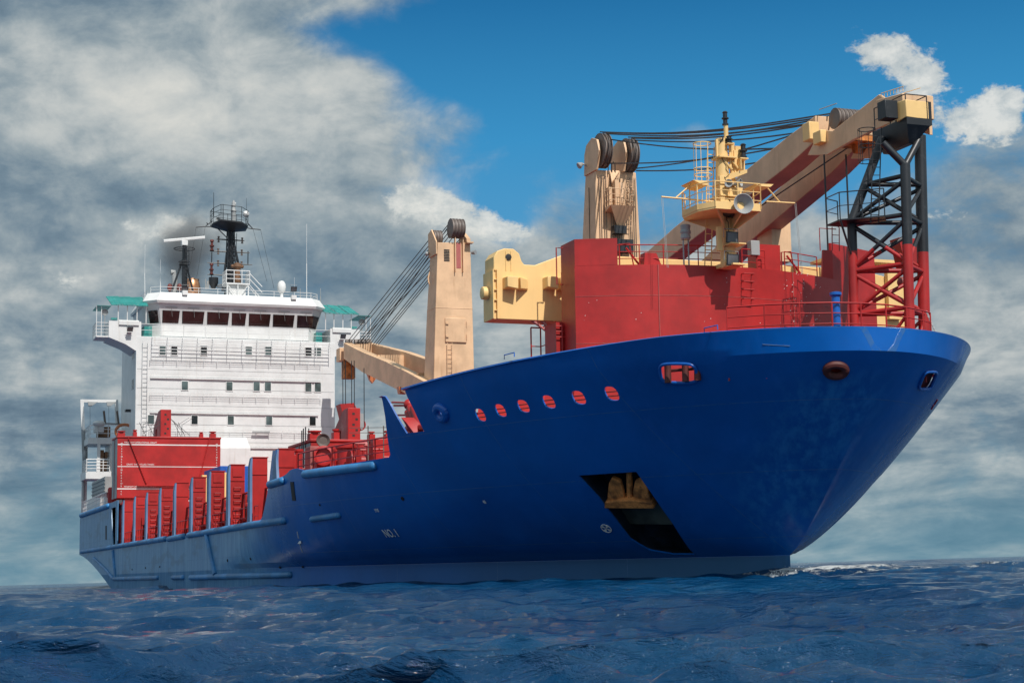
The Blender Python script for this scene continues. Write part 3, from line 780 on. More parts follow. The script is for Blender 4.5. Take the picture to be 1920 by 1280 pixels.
for px in ((268, 812), (345, 812), (355, 815)): mb.tube(atX(px[0], px[1], 19.4), P0, 0.02)
mb.build('rigging', 'black', SHIP)

# second tower block on the port side, seen over the fore deck rail
P = atX(583, 828, 73.0); Q = atX(700, 830, 73.0)
TW2 = draft_tower(73.0, P.y, Q.y+1.5, 4.5, P.z, 4.6, False, 'right red tower block, its starboard side pale pink')
MB().box(68.6, 72.9, P.y-0.05, P.y-0.013, 4.5, P.z-0.25).build('pale_plating', 'white', TW2, label='pale side plating')  # white sheet laid over the starboard side
mb = MB().box(73.01, 73.03, P.y+0.3, Q.y, P.z-0.85, P.z-0.72); mb.build('draft_line', 'mark', TW2)
text_mesh('DRAFT', 0.28, 'mark', 'lettering', TW2, frame_mtx(V(73.03, P.y+1.9, P.z-0.55), V(0, 1, 0), V(0, 0, 1)))
lock_arm((652.5, 824), 72.7, 0.62, 1.55, 2.6, TW2)

# ------------------------------------------------------------------ hook block hanging from the after crane
hk = atX(662, 800, 40.0)
HB = thing_on_ship('hook_block', hk); top(HB, 'dark red hook block hanging on wires right of the white bridge block', 'hook block')
def hx(px, py, X=40.0): return atX(px, py, X)
mb = MB().prism([hx(*p) for p in [(638, 757), (664, 755), (676, 783), (668, 790), (646, 790)]], V(-1.2, 0, 0)); sub(mb, 'block_body', 'redside', HB, hk)
HB.children[0].data.materials.clear(); HB.children[0].data.materials.append(M['red'])
mb = MB().lathe(hx(678, 795)+V(-0.9, 0, 0), (1, 0, 0), [(0.42, 0), (0.42, 0.5)], 18); sub(mb, 'sheave', 'red', HB, hk)
mb = MB().prism([hx(*p) for p in [(672, 775), (681, 775), (682, 800), (678, 806), (672, 800)]], V(0.06, 0, 0)); sub(mb, 'cheek_plate', 'grey', HB, hk)

# ------------------------------------------------------------------ cranes
def arm(m_, A, B_, w, topz, h):
    """box girder from A to B_, w wide across, list of (t, height offset of top, depth)"""
    A, B_ = Vector(A), Vector(B_); d = (B_-A); s = V(-d.y, d.x, 0).normalized()*w/2; rings = []
    for t, dz, hh in zip(*[topz[0], topz[1], h]):
        c = A+d*t+V(0, 0, dz); rings.append([c-s, c+s, c+s-V(0, 0, hh), c-s-V(0, 0, hh)])
    m_.loft(rings)
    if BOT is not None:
        m2 = MB().loft([[r[2]-V(0, 0, .003), r[3]-V(0, 0, .003), r[3]-V(0, 0, .02), r[2]-V(0, 0, .02)] for r in rings]); m2.build('bottom_plate', 'underside', BOT)  # thin red brown strip along the underside of the girder
BOT = None
def sheave_stack(c, r, y0, y1, n, name, parent, mat='steel'):
    m_ = MB(); t = (y1-y0)/n
    for k in range(n):
        m_.lathe(V(c[0], y0+t*k, c[1]), (0, 1, 0), [(0.08, 0), (r, 0), (r, t*0.18), (r*0.9, t*0.3), (r*0.9, t*0.62), (r, t*0.74), (r, t*0.9), (0.08, t*0.9)], 28)
    return m_.build(name, mat, parent)
# -- after crane
mb = MB().loft([[V(33.2, 8.9, 3), V(36, 8.9, 3), V(36, 12.3, 3), V(33.2, 12.3, 3)], [V(33.6, 9.05, 14), V(36, 9.05, 14), V(36, 12.2, 14), V(33.6, 12.2, 14)],
                [V(33.9, 9.28, 19.9), V(36, 9.28, 19.9), V(36, 12.12, 19.9), V(33.9, 12.12, 19.9)], [V(34.3, 9.5, 24.75), V(36, 9.5, 24.75), V(36, 12.0, 24.85), V(34.3, 12.0, 24.85)]])
mb.box(33.88, 36.02, 9.26, 12.14, 19.9, 19.96)
ACR = mb.build('deck_crane', 'cream', SHIP, label='after deck crane, jib lowered towards the bridge block', bevel=0.04)
mb = MB().prism([V(36.0, 9.3+0.0, 14.0)]*0 or [V(36.02, y, z) for y, z in [(9.97, 17.4), (11.6, 17.4), (11.6, 19.2), (9.97, 19.2)]], V(0.09, 0, 0))
acc = mb.build('hatch_door', 'cream', ACR, bevel=0.04)
mb = MB()
for z in (17.75, 18.7): mb.box(36.11, 36.2, 10.0, 10.2, z, z+0.12); mb.tube(V(36.15, 11.6, z-.15), V(36.15, 11.6, z+.25), 0.04)
mb.build('hinge', 'cream', acc)
MB().ladder(V(36.16, 10.28, 15.0), V(36.16, 10.28, 17.35), V(0, 1, 0), 0.025, 0.3, 0.36).build('ladder', 'cream', ACR)
mb = MB()
for k in range(8): mb.box(36.0, 36.04, 9.95, 10.38, 23.4+k*0.115, 23.45+k*0.115)
mb.build('vent_grille', 'black', ACR)
mb = MB().box(36.004, 36.02, 10.9, 11.25, 22.9, 24.8); mb.build('cable_slot', 'redside', ACR)
for y in (10.75, 11.35): MB().box(36.0, 36.25, y, y+0.06, 22.6, 25.2).build('cheek_plate', 'cream', ACR)
mb = MB(); mb.prism([V(x, 11.62, z) for x, z in [(36.3, 24.8), (36.3, 25.1), (35.3, 25.7), (34.6, 25.5), (34.4, 24.8)]], V(0, 0.3, 0)); mb.box(36.0, 36.5, 11.6, 12.1, 24.75, 24.85); mb.build('head_bracket', 'cream', ACR)
mb = MB(); mb.prism([V(x, 9.35, z) for x, z in [(34.2, 23.9), (36, 23.9), (36, 24.8), (34.9, 25.9), (34.1, 25.7)]], V(0, 0.1, 0)); mb.build('head_bracket', 'cream', ACR)
sheave_stack((36.0, 25.85), 0.74, 10.45, 11.45, 4, 'sheave', ACR)
sheave_stack((34.7, 25.3), 0.62, 9.5, 10.15, 3, 'sheave', ACR)
mb = MB(); mb.sphere(V(34.3, 9.2, 24.2), 0.16, 10, 6); mb.tube(V(36.05, 12.1, 24.1), V(36.3, 12.3, 24.1), 0.12, 10, 0.18); mb.path([V(36, 12, 15.1), V(36.4, 12.5, 15.1)], 0.04); mb.build('floodlight', 'grey', ACR)
MB().path([V(35.0+0.0*math.cos(t), 9.2-0.15*abs(math.cos(t)), 22.2+0.35*t) for t in (-1.3, -0.6, 0.2, 0.9, 1.4)], 0.06).build('lifting_eye', 'cream', ACR)
tipS = atY(643.5, 643, 8.0); heelS = atY(795, 709, 8.6)
mb = MB(); arm(mb, tipS+V(0.2, 0.35, 0), heelS+V(0.3, 0.35, -0.3), 0.75, ([0, .25, .55, .8, 1.0], [0, -0.02, 0.12, 0.1, 0.0]), [1.35, 1.65, 1.75, 1.7, 1.2])
jS = mb.build('jib', 'cream', ACR, bevel=0.03)
tipP = atY(693, 642.5, 10.4); heelP = V(34.6, 12.75, 14.9)
mb = MB(); arm(mb, tipP, heelP, 0.7, ([0, .4, .8, 1.0], [0, 0.35, 0.35, 0.1]), [1.35, 1.7, 1.7, 1.2]); mb.build('jib', 'cream', ACR, bevel=0.03)
mb = MB()
for t_, hh in ((0.03, 1.2), (0.36, 1.2), (0.85, 1.3)):
    a_ = tipS.lerp(heelS, t_)+V(0, .4, -0.1); c_ = tipP.lerp(heelP, t_)+V(0, -.2, -0.1); mb.loft([[a_, a_+V(.7, 0, 0), a_+V(.7, 0, -hh), a_+V(0, 0, -hh)], [c_, c_+V(.7, 0, 0), c_+V(.7, 0, -hh), c_+V(0, 0, -hh)]])
mb.build('cross_beam', 'cream', ACR)
P = atX(638, 668, 13.6); mb = MB().box(13.2, 14.4, P.y-0.25, P.y+0.5, P.z-0.45, P.z+0.65); mb.build('jib_tip', 'cream', ACR, bevel=0.04)
mb = MB()
for k, px in enumerate((651, 658, 667, 674, 681, 688, 693)):
    P = atX(px, 642, 14.6); mb.lathe(P-V(0, 0.14, 0), (0, 1, 0), [(0.05, 0), (0.28, 0), (0.28, 0.24), (0.05, 0.24)], 14)
mb.build('tip_sheave', 'steel', ACR)
P = atX(653, 690, 14.2); mb = MB().box(P.x-0.5, P.x+0.4, P.y-0.45, P.y+0.5, P.z-0.9, P.z+0.7); mb.build('hoist_block', 'rust', ACR)
mb = MB().prism([atX(*p, 20.0) for p in [(688, 696), (706, 705), (704, 711), (699, 718), (694, 712)]], V(-0.4, 0, 0)); mb.build('jib_stop', 'orange', ACR)
mb = MB().prism([atX(*p, 30.0) for p in [(748, 724), (764, 728), (762, 738), (750, 737)]], V(-0.6, 0, 0)); mb.build('jib_stop', 'orange', ACR)
pt = [((652, 640), (34.4, 9.7, 25.7)), ((658, 641), (34.5, 9.95, 25.6)), ((669, 643), (35.6, 10.5, 26.3)), ((675, 643), (35.6, 10.7, 26.3)), ((679, 644), (35.6, 10.9, 26.2)),
      ((684, 644), (35.6, 11.1, 26.1)), ((688, 645), (35.6, 11.3, 25.9)), ((693, 654), (35.6, 11.0, 25.0)), ((697, 655), (35.6, 11.2, 24.9)), ((701, 656), (35.6, 11.3, 24.8)), ((672, 643), (35.5, 11.4, 25.2)), ((690, 652), (35.5, 10.5, 26.1))]
for (px, py), q in pt: MB().tube(atX(px, py, 14.8), V(*q), 0.032, 5).build('luffing_wire', 'cable', ACR)
for px, p1 in ((643, 757), (648, 757), (659.5, 757), (664.5, 765), (683, 800)):
    q = hx(px, p1); t = V(q.x, q.y, 0); P = V(q.x, q.y, atX(px, 676 if px < 670 else 690, 40).z)
    MB().tube(q, P, 0.03, 5).build('hoist_wire', 'cable', ACR)

# -- fore crane
mb = MB().loft([[V(63.6, 8.9, 4.5), V(66, 8.9, 4.5), V(66, 12.0, 4.5), V(63.6, 12.0, 4.5)], [V(64.0, 9.05, 19.2), V(66, 9.05, 19.2), V(66, 11.8, 19.2), V(64.0, 11.8, 19.2)],
                [V(64.5, 9.14, 23.25), V(66, 9.14, 23.25), V(66, 11.65, 23.25), V(64.5, 11.65, 23.25)]])
FCR = mb.build('deck_crane', 'cream', SHIP, label='fore deck crane, jib laid forward over the bow', bevel=0.04)
for y in (9.06, 10.72): MB().prism([V(x, y, z) for x, z in [(64.5, 23.2), (66.3, 23.2), (66.7, 24.2), (66.4, 24.9), (65.7, 25.15), (64.9, 24.9), (64.6, 24.4)]], V(0, 0.12, 0)).build('cheek_plate', 'cream', FCR)
sheave_stack((66.05, 24.35), 1.0, 9.32, 9.82, 2, 'sheave', FCR); sheave_stack((66.05, 24.2), 0.97, 10.92, 11.5, 2, 'sheave', FCR)
mb = MB(); 
for a_ in (9.3, 9.42, 9.6, 9.72, 10.0, 10.12, 10.24, 10.36, 10.48, 10.6, 11.2, 11.3, 11.42, 11.54): mb.tube(V(66.05, a_, 16), V(66.08, a_, 22.9), 0.018, 5)
mb.build('hoist_wire', 'steel', FCR)
mb = MB(); mb.hexa([V(66, 9.65, 20.8), V(66.02, 9.65, 20.8), V(66.02, 11.05, 20.8), V(66, 11.05, 20.8)], [V(66, 9.6, 21.1)]*0 or [V(66, 9.6, 21.05), V(67.0, 9.6, 21.05), V(67.0, 11.1, 21.05), V(66, 11.1, 21.05)])
mb.prism([V(67.0, 9.6, 21.05), V(67.0, 11.1, 21.05), V(66.05, 10.5, 19.7)], V(-0.1, 0, 0.0))
pf = mb.build('crane_platform', 'cream', FCR)
MB().rail([V(66.1, 9.65, 21.05), V(66.95, 9.65, 21.05), V(66.95, 11.05, 21.05), V(66.1, 11.05, 21.05)], 0.95, 3, 0.022, 0.3).build('railing', 'cream', pf)
MB().ladder(V(66.3, 10.95, 19.7), V(66.6, 10.95, 22.9), V(0, 1, 0), 0.025, 0.3, 0.4).build('ladder', 'cream', FCR)
mb = MB().box(66.2, 66.6, 10.05, 10.3, 21.1, 22.6); mb.lathe(V(66.4, 10.5, 21.1), (0, 0, 1), [(.2, 0), (.2, 1.2), (.1, 1.4)], 10); mb.box(66.02, 66.4, 9.75, 9.95, 21.1, 22.2)
mb.prism([V(66.02, 10.0, 23.2), V(66.02, 10.6, 23.2), V(66.5, 9.9, 22.4)], V(0, 0, 0.08)); mb.build('winch_gear', 'cream', FCR)
mb = MB()
for y in (9.98, 10.2): mb.path([V(66.1, y-0.1, 23.0), V(66.1, y-0.1, 23.6), V(66.1, y, 23.75), V(66.1, y+0.1, 23.6), V(66.1, y+0.1, 23.0)], 0.03)
mb.build('wire_guard', 'black', FCR)
mb = MB().box(66.05, 66.5, 10.0, 10.75, 19.55, 20.0); mb.box(66.05, 66.6, 10.05, 11.1, 18.5, 19.2); mb.build('electric_cabinet', 'black', FCR)
mb = MB(); mb.tube(V(64.9, 9.08, 23.7), V(64.8, 8.85, 23.85), 0.05); mb.lathe(V(64.8, 8.85, 23.85), (0, -1, -0.6), [(.08, 0), (.2, .25), (.18, .3)], 12); mb.build('floodlight', 'grey', FCR)
mb = MB().tube(V(65.3, 8.97, 12), V(65.1, 9.08, 22.4), 0.02); mb.build('cable_run', 'cable', FCR)

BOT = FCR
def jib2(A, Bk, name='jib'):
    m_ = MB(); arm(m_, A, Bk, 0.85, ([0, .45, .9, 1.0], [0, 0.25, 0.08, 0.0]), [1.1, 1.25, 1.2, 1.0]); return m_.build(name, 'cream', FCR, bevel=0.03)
KS = atY(1530, 212, 5.95); heelfs = atY(1220, 470, 7.45); d = (heelfs-KS); HS = KS+d*((KS.x-67.3)/(KS.x-heelfs.x))
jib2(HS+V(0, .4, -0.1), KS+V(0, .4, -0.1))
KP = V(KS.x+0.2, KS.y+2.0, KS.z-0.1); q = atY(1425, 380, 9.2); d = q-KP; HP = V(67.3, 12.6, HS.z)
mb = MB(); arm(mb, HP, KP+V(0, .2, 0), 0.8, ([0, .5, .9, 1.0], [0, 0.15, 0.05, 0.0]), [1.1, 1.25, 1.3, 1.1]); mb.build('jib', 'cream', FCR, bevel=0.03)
# head section
T1 = atY(1655, 178, 5.2)
HP_ = [(1538, 243), (1562, 246), (1655, 178), (1722, 184), (1728, 232), (1655, 240), (1604, 262), (1550, 291), (1512, 291)]
def headside(yo0, yo1, w=0.14):
    m_ = MB(); q = [atY(x, y, 5.55) for x, y in HP_]; x0_, x1_ = q[0].x, q[3].x
    m_.prism([V(min(p.x, T1.x+.55), p.y+yo0+(yo1-yo0)*(p.x-x0_)/(x1_-x0_), p.z) for p in q], V(0, w, 0)); return m_
headside(0, -.25).build('jib_head', 'cream', FCR, bevel=0.02)
headside(1.9, 1.2).build('jib_head', 'cream', FCR, bevel=0.02)
mb = MB(); a_ = T1; mb.hexa([a_+V(-0.6, .1, -1.1), a_+V(1.1, .1, -1.1), a_+V(1.1, 1.4, -1.1), a_+V(-0.6, 1.5, -1.1)], [a_+V(-0.6, .1, -.02), a_+V(1.1, .1, -.22), a_+V(1.1, 1.4, -.22), a_+V(-0.6, 1.5, -.02)]); mb.build('jib_nose', 'cream', FCR, bevel=0.03)
mb = MB(); 
for k in range(8): p = a_+V(-0.4+0.2*k, 0.2, 0.02-.02*k); mb.tube(p, p+V(0, 0, .16), 0.012, 4)
mb.path([a_+V(-0.4, .2, .18), a_+V(1.05, .2, .04)], 0.014); mb.path([a_+V(-0.4, .9, .18), a_+V(1.05, .9, .04)], 0.014); mb.build('handrail', 'yellow', FCR)
sheave_stack((KS.x+0.85, KS.z-0.42), 0.42, KS.y+0.3, KS.y+1.7, 8, 'sheave', FCR)
MB().path([KS+V(0.1, 0.1, 0.12), KS+V(1.4, 0.1, 0.02)], 0.02).build('wire_guard', 'grey', FCR)
P = atY(1520, 262, 5.6); MB().box(P.x-.45, P.x+.1, P.y-0.1, P.y+.35, P.z, P.z+0.72).build('jib_bracket', 'yellow', FCR, bevel=0.03)
P = atY(1546, 268, 5.5); MB().box(P.x-.5, P.x+.1, P.y-0.22, P.y+.06, P.z, P.z+0.5).build('jib_bracket', 'yellow', FCR, bevel=0.03)
mb = MB(); P = KS+V(1.0, .3, -1.55); mb.box(P.x-.3, P.x+1.0, P.y, P.y+1.6, P.z, P.z+0.2); mb.lathe(P+V(0.5, 0.5, -.1), (0, 1, 0), [(.05, 0), (.3, 0), (.3, .3), (.05, .3)], 14); mb.lathe(P+V(1.0, 1.1, -.1), (0, 1, 0), [(.05, 0), (.22, 0), (.22, .6), (.05, .6)], 14)
mb.build('hoist_sheave', 'rust', FCR)
for px in (1545, 1586):
    q = atX(px, 290, 96.6); MB().tube(q, V(q.x, q.y, 10.0), 0.035, 6).build('hoist_wire', 'cable', FCR)
for s0, e0 in [((66.3, 9.35, 25.38), (0.2, 0.5, -0.05)), ((66.3, 9.5, 25.36), (0.2, 0.7, -0.1)), ((66.3, 9.7, 25.3), (0.2, 0.9, -0.25)), ((66.5, 11.0, 25.15), (0.3, 1.1, -.05)), ((66.5, 11.2, 25.1), (0.3, 1.3, -.15)), ((66.5, 11.4, 25.0), (0.3, 1.6, -.4)),
               ((66.6, 9.6, 23.5), (0.0, 0.9, -0.9)), ((66.6, 11.2, 23.3), (0.6, 0.5, -0.45)), ((66.6, 11.4, 23.2), (-0.5, 1.5, -1.1)), ((66.3, 9.8, 25.0), (-1, 1.2, -1.0))]:
    MB().path([Vector(s0).lerp(KS+V(*e0), t)-V(0, 0, 0.35*math.sin(PI*t)) for t in [i/10 for i in range(11)]], 0.036, 5).build('luffing_wire', 'cable', FCR)
mb = MB().path([KS+V(-12, 1.9, -2.4), KS+V(4, 1.3, -0.9)], 0.03); mb.build('hoist_wire', 'cable', FCR)
P = atX(1451, 447, 84.0); MB().box(83.3, 84.7, P.y-0.5, P.y+0.5, P.z-1.2, P.z+1.0).build('jib_stop', 'cream', FCR)

# ------------------------------------------------------------------ forecastle house
def fx(y):            # curved front
    return 98.6-0.050*y*y
ztop = atX(1320, 497, 98.6).z
mb = MB(); ys = np.linspace(-5.35, 5.75, 25)
fr_ = [V(fx(y), y, 6.3) for y in ys]; bk = [V(fx(y)-1.3, y, 6.3) for y in ys][::-1]
def ztp(y): return ztop+(0.18 if y < -3 else 0.0)
mb.loft([fr_+bk, [V(p.x, p.y, ztop) for p in fr_+bk]])
HOUSE = mb.build('forecastle_house', 'red', SHIP, angle=25)
P = atX(1079, 449, fx(-5.35)); Q = atX(1157.5, 452, fx(-3.9)); 
ysb = np.linspace(-5.34, Q.y, 6); fr_ = [V(fx(y)+0.004, y, ztop) for y in ysb]; bk = [V(fx(y)-1.3, y, ztop) for y in ysb][::-1]
MB().loft([fr_+bk, [V(p.x, p.y, P.z) for p in fr_+bk]]).build('house_tower', 'red', HOUSE)
a_, b_ = atX(1428, 454, 98.4), atX(1466, 456, 98.2)
MB().box(97.3, 98.05, a_.y, b_.y, ztop, a_.z).build('house_tower', 'red', HOUSE)
a_, b_ = atX(1546, 470, 97.1), atX(1563, 471, 97.1)
MB().prism([V(97.0, a_.y-0.1, ztop), V(97.0, b_.y, ztop), V(97.0, b_.y, a_.z+0.05), V(97.0, a_.y, a_.z+0.05)], V(-0.1, 0, 0)).build('house_tower', 'red', HOUSE)
# weld seams and thin line
mb = MB()
for zz in (8.7, 10.4): mb.path([V(fx(y)+0.004, y, zz) for y in ys], 0.008, 4)
mb.build('weld_line', 'redside', HOUSE)
for px in (1236, 1487):
    q = atX(px, 560, fx(atX(px, 560, 98).y)); MB().tube(V(fx(q.y)+.02, q.y, 7), V(fx(q.y)+.02, q.y, ztop), 0.014, 4).build('weld_line', 'redside', HOUSE)
# salt and paint flecks
mb = MB(); rr = random.Random(4)
for k in range(70):
    px = rr.gauss(1500, 30) if k < 58 else rr.uniform(1090, 1400); py = rr.uniform(510, 610)
    P = atX(px, py, 98); P = atX(px, py, fx(P.y)); x_ = fx(P.y)+0.003; w_ = rr.uniform(.008, .022)
    if abs(P.y) < 5.2 and P.z < ztop: mb.add([(x_, P.y-w_, P.z), (x_, P.y+w_, P.z+w_*.5), (x_, P.y+w_*1.5, P.z+w_*2), (x_, P.y-w_*.3, P.z+w_*1.2)], [[0, 1, 2, 3]])
mb.build('paint_flecks', 'mark', HOUSE)
# shaded screen plate behind the jib rest
P0, P1 = atX(1566, 471, 96.4), atX(1644, 471, 95.6)
MB().prism([V(96.6, 5.75, 6.3), V(95.4, P1.y, 6.3), V(95.4, P1.y, P1.z), V(96.6, 5.6, P1.z)], V(-0.12, -0.1, 0)).build('screen_plate', 'red', HOUSE)
# ladder rungs on the front
mb = MB()
for py in (513, 528, 543, 560):
    P = atX(1393, py, 98.7); mb.path([V(98.5, P.y, P.z), V(98.78, P.y, P.z), V(98.78, P.y+0.42, P.z), V(98.5, P.y+0.42, P.z)], 0.022)
mb.build('rungs', 'red', HOUSE)
def htop(px): 
    P = atX(px, 490, 98); return fx(P.y)-0.15, P.y
def house_rail(pxs, pyt, bars=3, step=1.2):
    pts = []
    for px in pxs:
        x, y = htop(px); pts.append(V(x, y, ztop))
    h = atX(pxs[0], pyt, pts[0].x).z-ztop
    MB().rail(pts, h, bars, 0.022, step).build('house_railing', 'red', HOUSE)
house_rail((1160, 1200, 1240, 1300, 1345), 460)
house_rail((1381, 1410, 1427), 466)
house_rail((1469, 1500, 1545), 472)
for px in (1180, 1478): x, y = htop(px); mb = MB(); mb.path([V(x, y-0.3, ztop), V(x, y-0.3, ztop+0.75), V(x, y+.1, ztop+0.8), V(x, y+.25, ztop)], 0.03); mb.tube(V(x-.3, y+.1, ztop+.7), V(x-.3, y+.7, ztop), .04); mb.build('gangway_hoop', 'red', HOUSE)
x, y = htop(1222); MB().prism([V(x, y-.35, ztop), V(x, y+.35, ztop), V(x, y+.15, ztop+.45), V(x, y-.3, ztop+.45)], V(-.4, 0, 0)).build('vent', 'red', HOUSE)
x, y = htop(1279); mb = MB()
for dx in (-.1, .1): mb.tube(V(x, y+dx, ztop), V(x, y+dx, ztop+.95), .03)
mb.lathe(V(x, y, ztop+.95), (0, 0, 1), [(.16, 0), (.19, .05), (.17, .2), (.2, .25), (.2, .3), (.17, .36), (.19, .52), (.1, .56)], 14); mb.build('life_raft_canister', 'grey', HOUSE)
x, y = htop(1406); MB().box(x-.2, x+.1, y-.18, y+.18, ztop+.5, ztop+1.05).build('switch_box', 'grey', HOUSE, bevel=.02)
mb = MB(); P = atX(1062, 448, 96.4)
for z0_, z1_ in ((11.0, 12.35),): mb.path([V(96.2, -5.4, z0_), V(96.2, -5.65, z0_), V(96.2, -5.65, z1_), V(96.2, -5.4, z1_)], .025)
mb.build('side_ladder', 'red', HOUSE)
# small gear left of the house
mb = MB(); P = atX(1040, 640, 95.6)
mb.box(94.9, 96.0, P.y-.1, P.y+.8, 6.3, atX(1040, 607, 95.6).z); mb.tube(V(96.1, P.y+.35, 6.3), V(96.1, P.y+.35, P.z+.75), .05); mb.tube(V(96.1, P.y+.1, 6.3), V(96.1, P.y+.1, P.z+.55), .035)
for zz in (.1, .3, .5): mb.tube(V(96.1, P.y-.15, P.z+zz), V(96.1, P.y+.35, P.z+zz), .025)
mb.build('pipe_rack', 'red', SHIP)
a_, b_ = atX(996, 650, 94.0), atX(1014, 648, 94.0)
MB().rail([V(94.0, a_.y, 6.9), V(94, b_.y, 6.9), V(95.5, b_.y, 6.9)], atX(996, 614, 94).z-6.9, 4, .03, 3).build('deck_railing', 'red', SHIP)

# ------------------------------------------------------------------ lifting beam lying across the foredeck behind the house
XB = 94.7
bp = [(926, 505), (926, 481), (933, 470), (946, 465.5), (963, 466.5), (973.5, 475), (978.5, 490), (983, 496), (1003, 497), (1062, 475)]
top_ = [atX(x, y, XB) for x, y in bp]; Pl = atX(932, 598, XB); Pr = atX(1697, 560, XB)
base = V(XB-0.7, 0, Pl.z)
BEAM = thing_on_ship('lifting_beam', base); top(BEAM, 'yellow cream lifting beam lying crosswise behind the red house on the bow', 'lifting beam')
zr = atX(1500, 474, XB).z
poly = [V(XB, p.y, p.z) for p in top_]+[V(XB, 7.9, top_[-1].z), V(XB, Pr.y, top_[-1].z-0.4), V(XB, Pr.y, Pl.z), V(XB, Pl.y, Pl.z)]
sub(MB().prism(poly, V(-1.0, 0, 0)), 'beam_web', 'yellow', BEAM, base, bevel=0.03)
mb = MB(); zt = atX(930, 507, XB).z
mb.box(XB-0.95, XB+0.05, Pl.y-0.18, Pl.y-.003, Pl.z, zt)
for y in (Pl.y-.18, Pl.y-.02): mb.box(XB+.052, XB+.16, y-.02, y+.02, Pl.z, zt)
for k in range(5): mb.box(XB+.052, XB+.12, Pl.y-.158, Pl.y-.042, Pl.z+.3+k*.38, Pl.z+.34+k*.38)
sub(mb, 'end_frame', 'yellow', BEAM, base)
P = atX(917, 546, XB); sub(MB().lathe(V(XB-.45, Pl.y-.19, P.z), (0, -1, 0), [(.24, 0), (.24, .22), (.2, .24)], 20), 'trunnion', 'yellow', BEAM, base)
P = atX(953, 482, XB); m_ = MB().lathe(V(XB+.002, P.y, P.z), (1, 0, 0), [(.12, 0), (.12, .03), (.05, .04)], 16); sub(m_, 'padeye', 'dark', BEAM, base)
m_ = MB(); 
for d_ in (-.1, .1): m_.box(XB+.002, XB+.03, P.y+d_-.012, P.y+d_+.012, P.z-.5, P.z+.22)
sub(m_, 'guide', 'yellow', BEAM, base)
for px in (942, 1017):
    A_, B2 = atX(px, 521, XB), atX(px+47, 545, XB); m_ = MB(); w_ = (B2.y-A_.y)
    m_.loft([[V(XB+.003, A_.y, A_.z), V(XB+.003, A_.y+w_*.5, A_.z), V(XB+.003, A_.y+w_*.5, B2.z), V(XB+.003, A_.y, B2.z)],
             [V(XB+.42, A_.y+.05, A_.z), V(XB+.45, A_.y+w_*.47, A_.z), V(XB+.45, A_.y+w_*.47, B2.z-.02), V(XB+.42, A_.y+.04, B2.z+.05)]])
    m_.loft([[V(XB+.003, A_.y+w_*.56, A_.z), V(XB+.003, A_.y+w_, A_.z), V(XB+.003, A_.y+w_, B2.z), V(XB+.003, A_.y+w_*.56, B2.z)],
             [V(XB+.40, A_.y+w_*.58, A_.z), V(XB+.06, A_.y+w_, A_.z-.03), V(XB+.06, A_.y+w_, B2.z+.05), V(XB+.40, A_.y+w_*.58, B2.z)]])
    sub(m_, 'lashing_bracket', 'yellow', BEAM, base, bevel=.02)
mb = MB(); mb.box(XB-1.2, XB+.1, 6.5, Pr.y+.1, zr-.22, zr-.1); P = atX(1670, 520, XB); mb.box(XB+.003, XB+.25, P.y-.3, P.y+.3, Pl.z+.6, P.z+.2)
sub(mb, 'top_flange', 'yellow', BEAM, base)
for a_, b_ in (((994, 597), (1042, 634)), ((1013, 597), (1050, 640))):
    A_, B2 = atX(*a_, XB-.2), atX(*b_, XB+.4); m_ = MB(); m_.tube(A_, A_.lerp(B2, .4), .08, 8, .05); m_.tube(A_.lerp(B2, .4), A_.lerp(B2, .7), .05, 8); m_.tube(A_.lerp(B2, .7), B2, .12, 8, .07); m_.sphere(B2, .13, 10, 6)
    m_.build('beam_strut', 'redside', SHIP)

# ------------------------------------------------------------------ foremast
XM = 99.0
def mz(py): return atX(1366, py, XM).z
cy_ = atX(1366, 480, XM).y
FM = MB(); FM.box(98.3, XM+.3, cy_-.3, cy_+.3, ztop-.12, ztop+.02); FM.tube(V(XM, cy_, ztop-.15), V(XM, cy_, mz(405)), .30, 18, .26); FM.tube(V(XM, cy_-.14, mz(405)), V(XM, cy_-.14, mz(262)), .28, 16, .21); FM.tube(V(XM, atX(1361, 240, XM).y, mz(270)), V(XM, atX(1361, 240, XM).y, mz(235)), .085, 12)
FM.tube(V(XM, atX(1373, 300, XM).y, mz(405)), V(XM, atX(1373, 300, XM).y, mz(268)), .10, 12)
MAST = FM.build('foremast', 'yellow', SHIP)
pl_ = [(1309, 404), (1326, 411), (1378, 412), (1425, 411), (1428, 392), (1410, 388), (1330, 386), (1312, 390)]
ya, yb = atX(1311, 400, XM+.7).y, atX(1424, 400, XM+1.0).y; zp = mz(408)
oct_ = [V(XM+1.3, ya+.35, zp), V(XM+1.3, yb-.1, zp), V(XM+.6, yb, zp), V(XM-.9, yb, zp), V(XM-1.0, ya+.3, zp), V(XM-.6, ya, zp), V(XM+.6, ya, zp)]
mb = MB().loft([oct_, [p+V(0, 0, .07) for p in oct_]]); PLAT = mb.build('mast_platform', 'yellow', MAST)
mb = MB()
ring = [p+V(0, 0, .07) for p in oct_]
for p, q in zip(ring, ring[1:]+ring[:1]): mb.hexa([p, q, q+V(-.02, -.02, 0), p+V(-.02, -.02, 0)], [v+V(0, 0, .2) for v in (p, q, q+V(-.02, -.02, 0), p+V(-.02, -.02, 0))])
mb.build('toe_board', 'yellow', PLAT)
ccen = V(XM, cy_, mz(432))
for t in (oct_[0], oct_[1], oct_[3], oct_[4], V(XM+1.3, cy_, zp)):
    m_ = MB(); e_ = (t-V(XM, cy_, zp)).normalized(); s_ = V(-e_.y, e_.x, 0)*.03
    m_.prism([V(XM, cy_, zp)+e_*.22-s_, t-s_-e_*.05, V(XM, cy_, mz(436))+e_*.22-s_], s_*2); m_.build('gusset', 'yellow', PLAT)
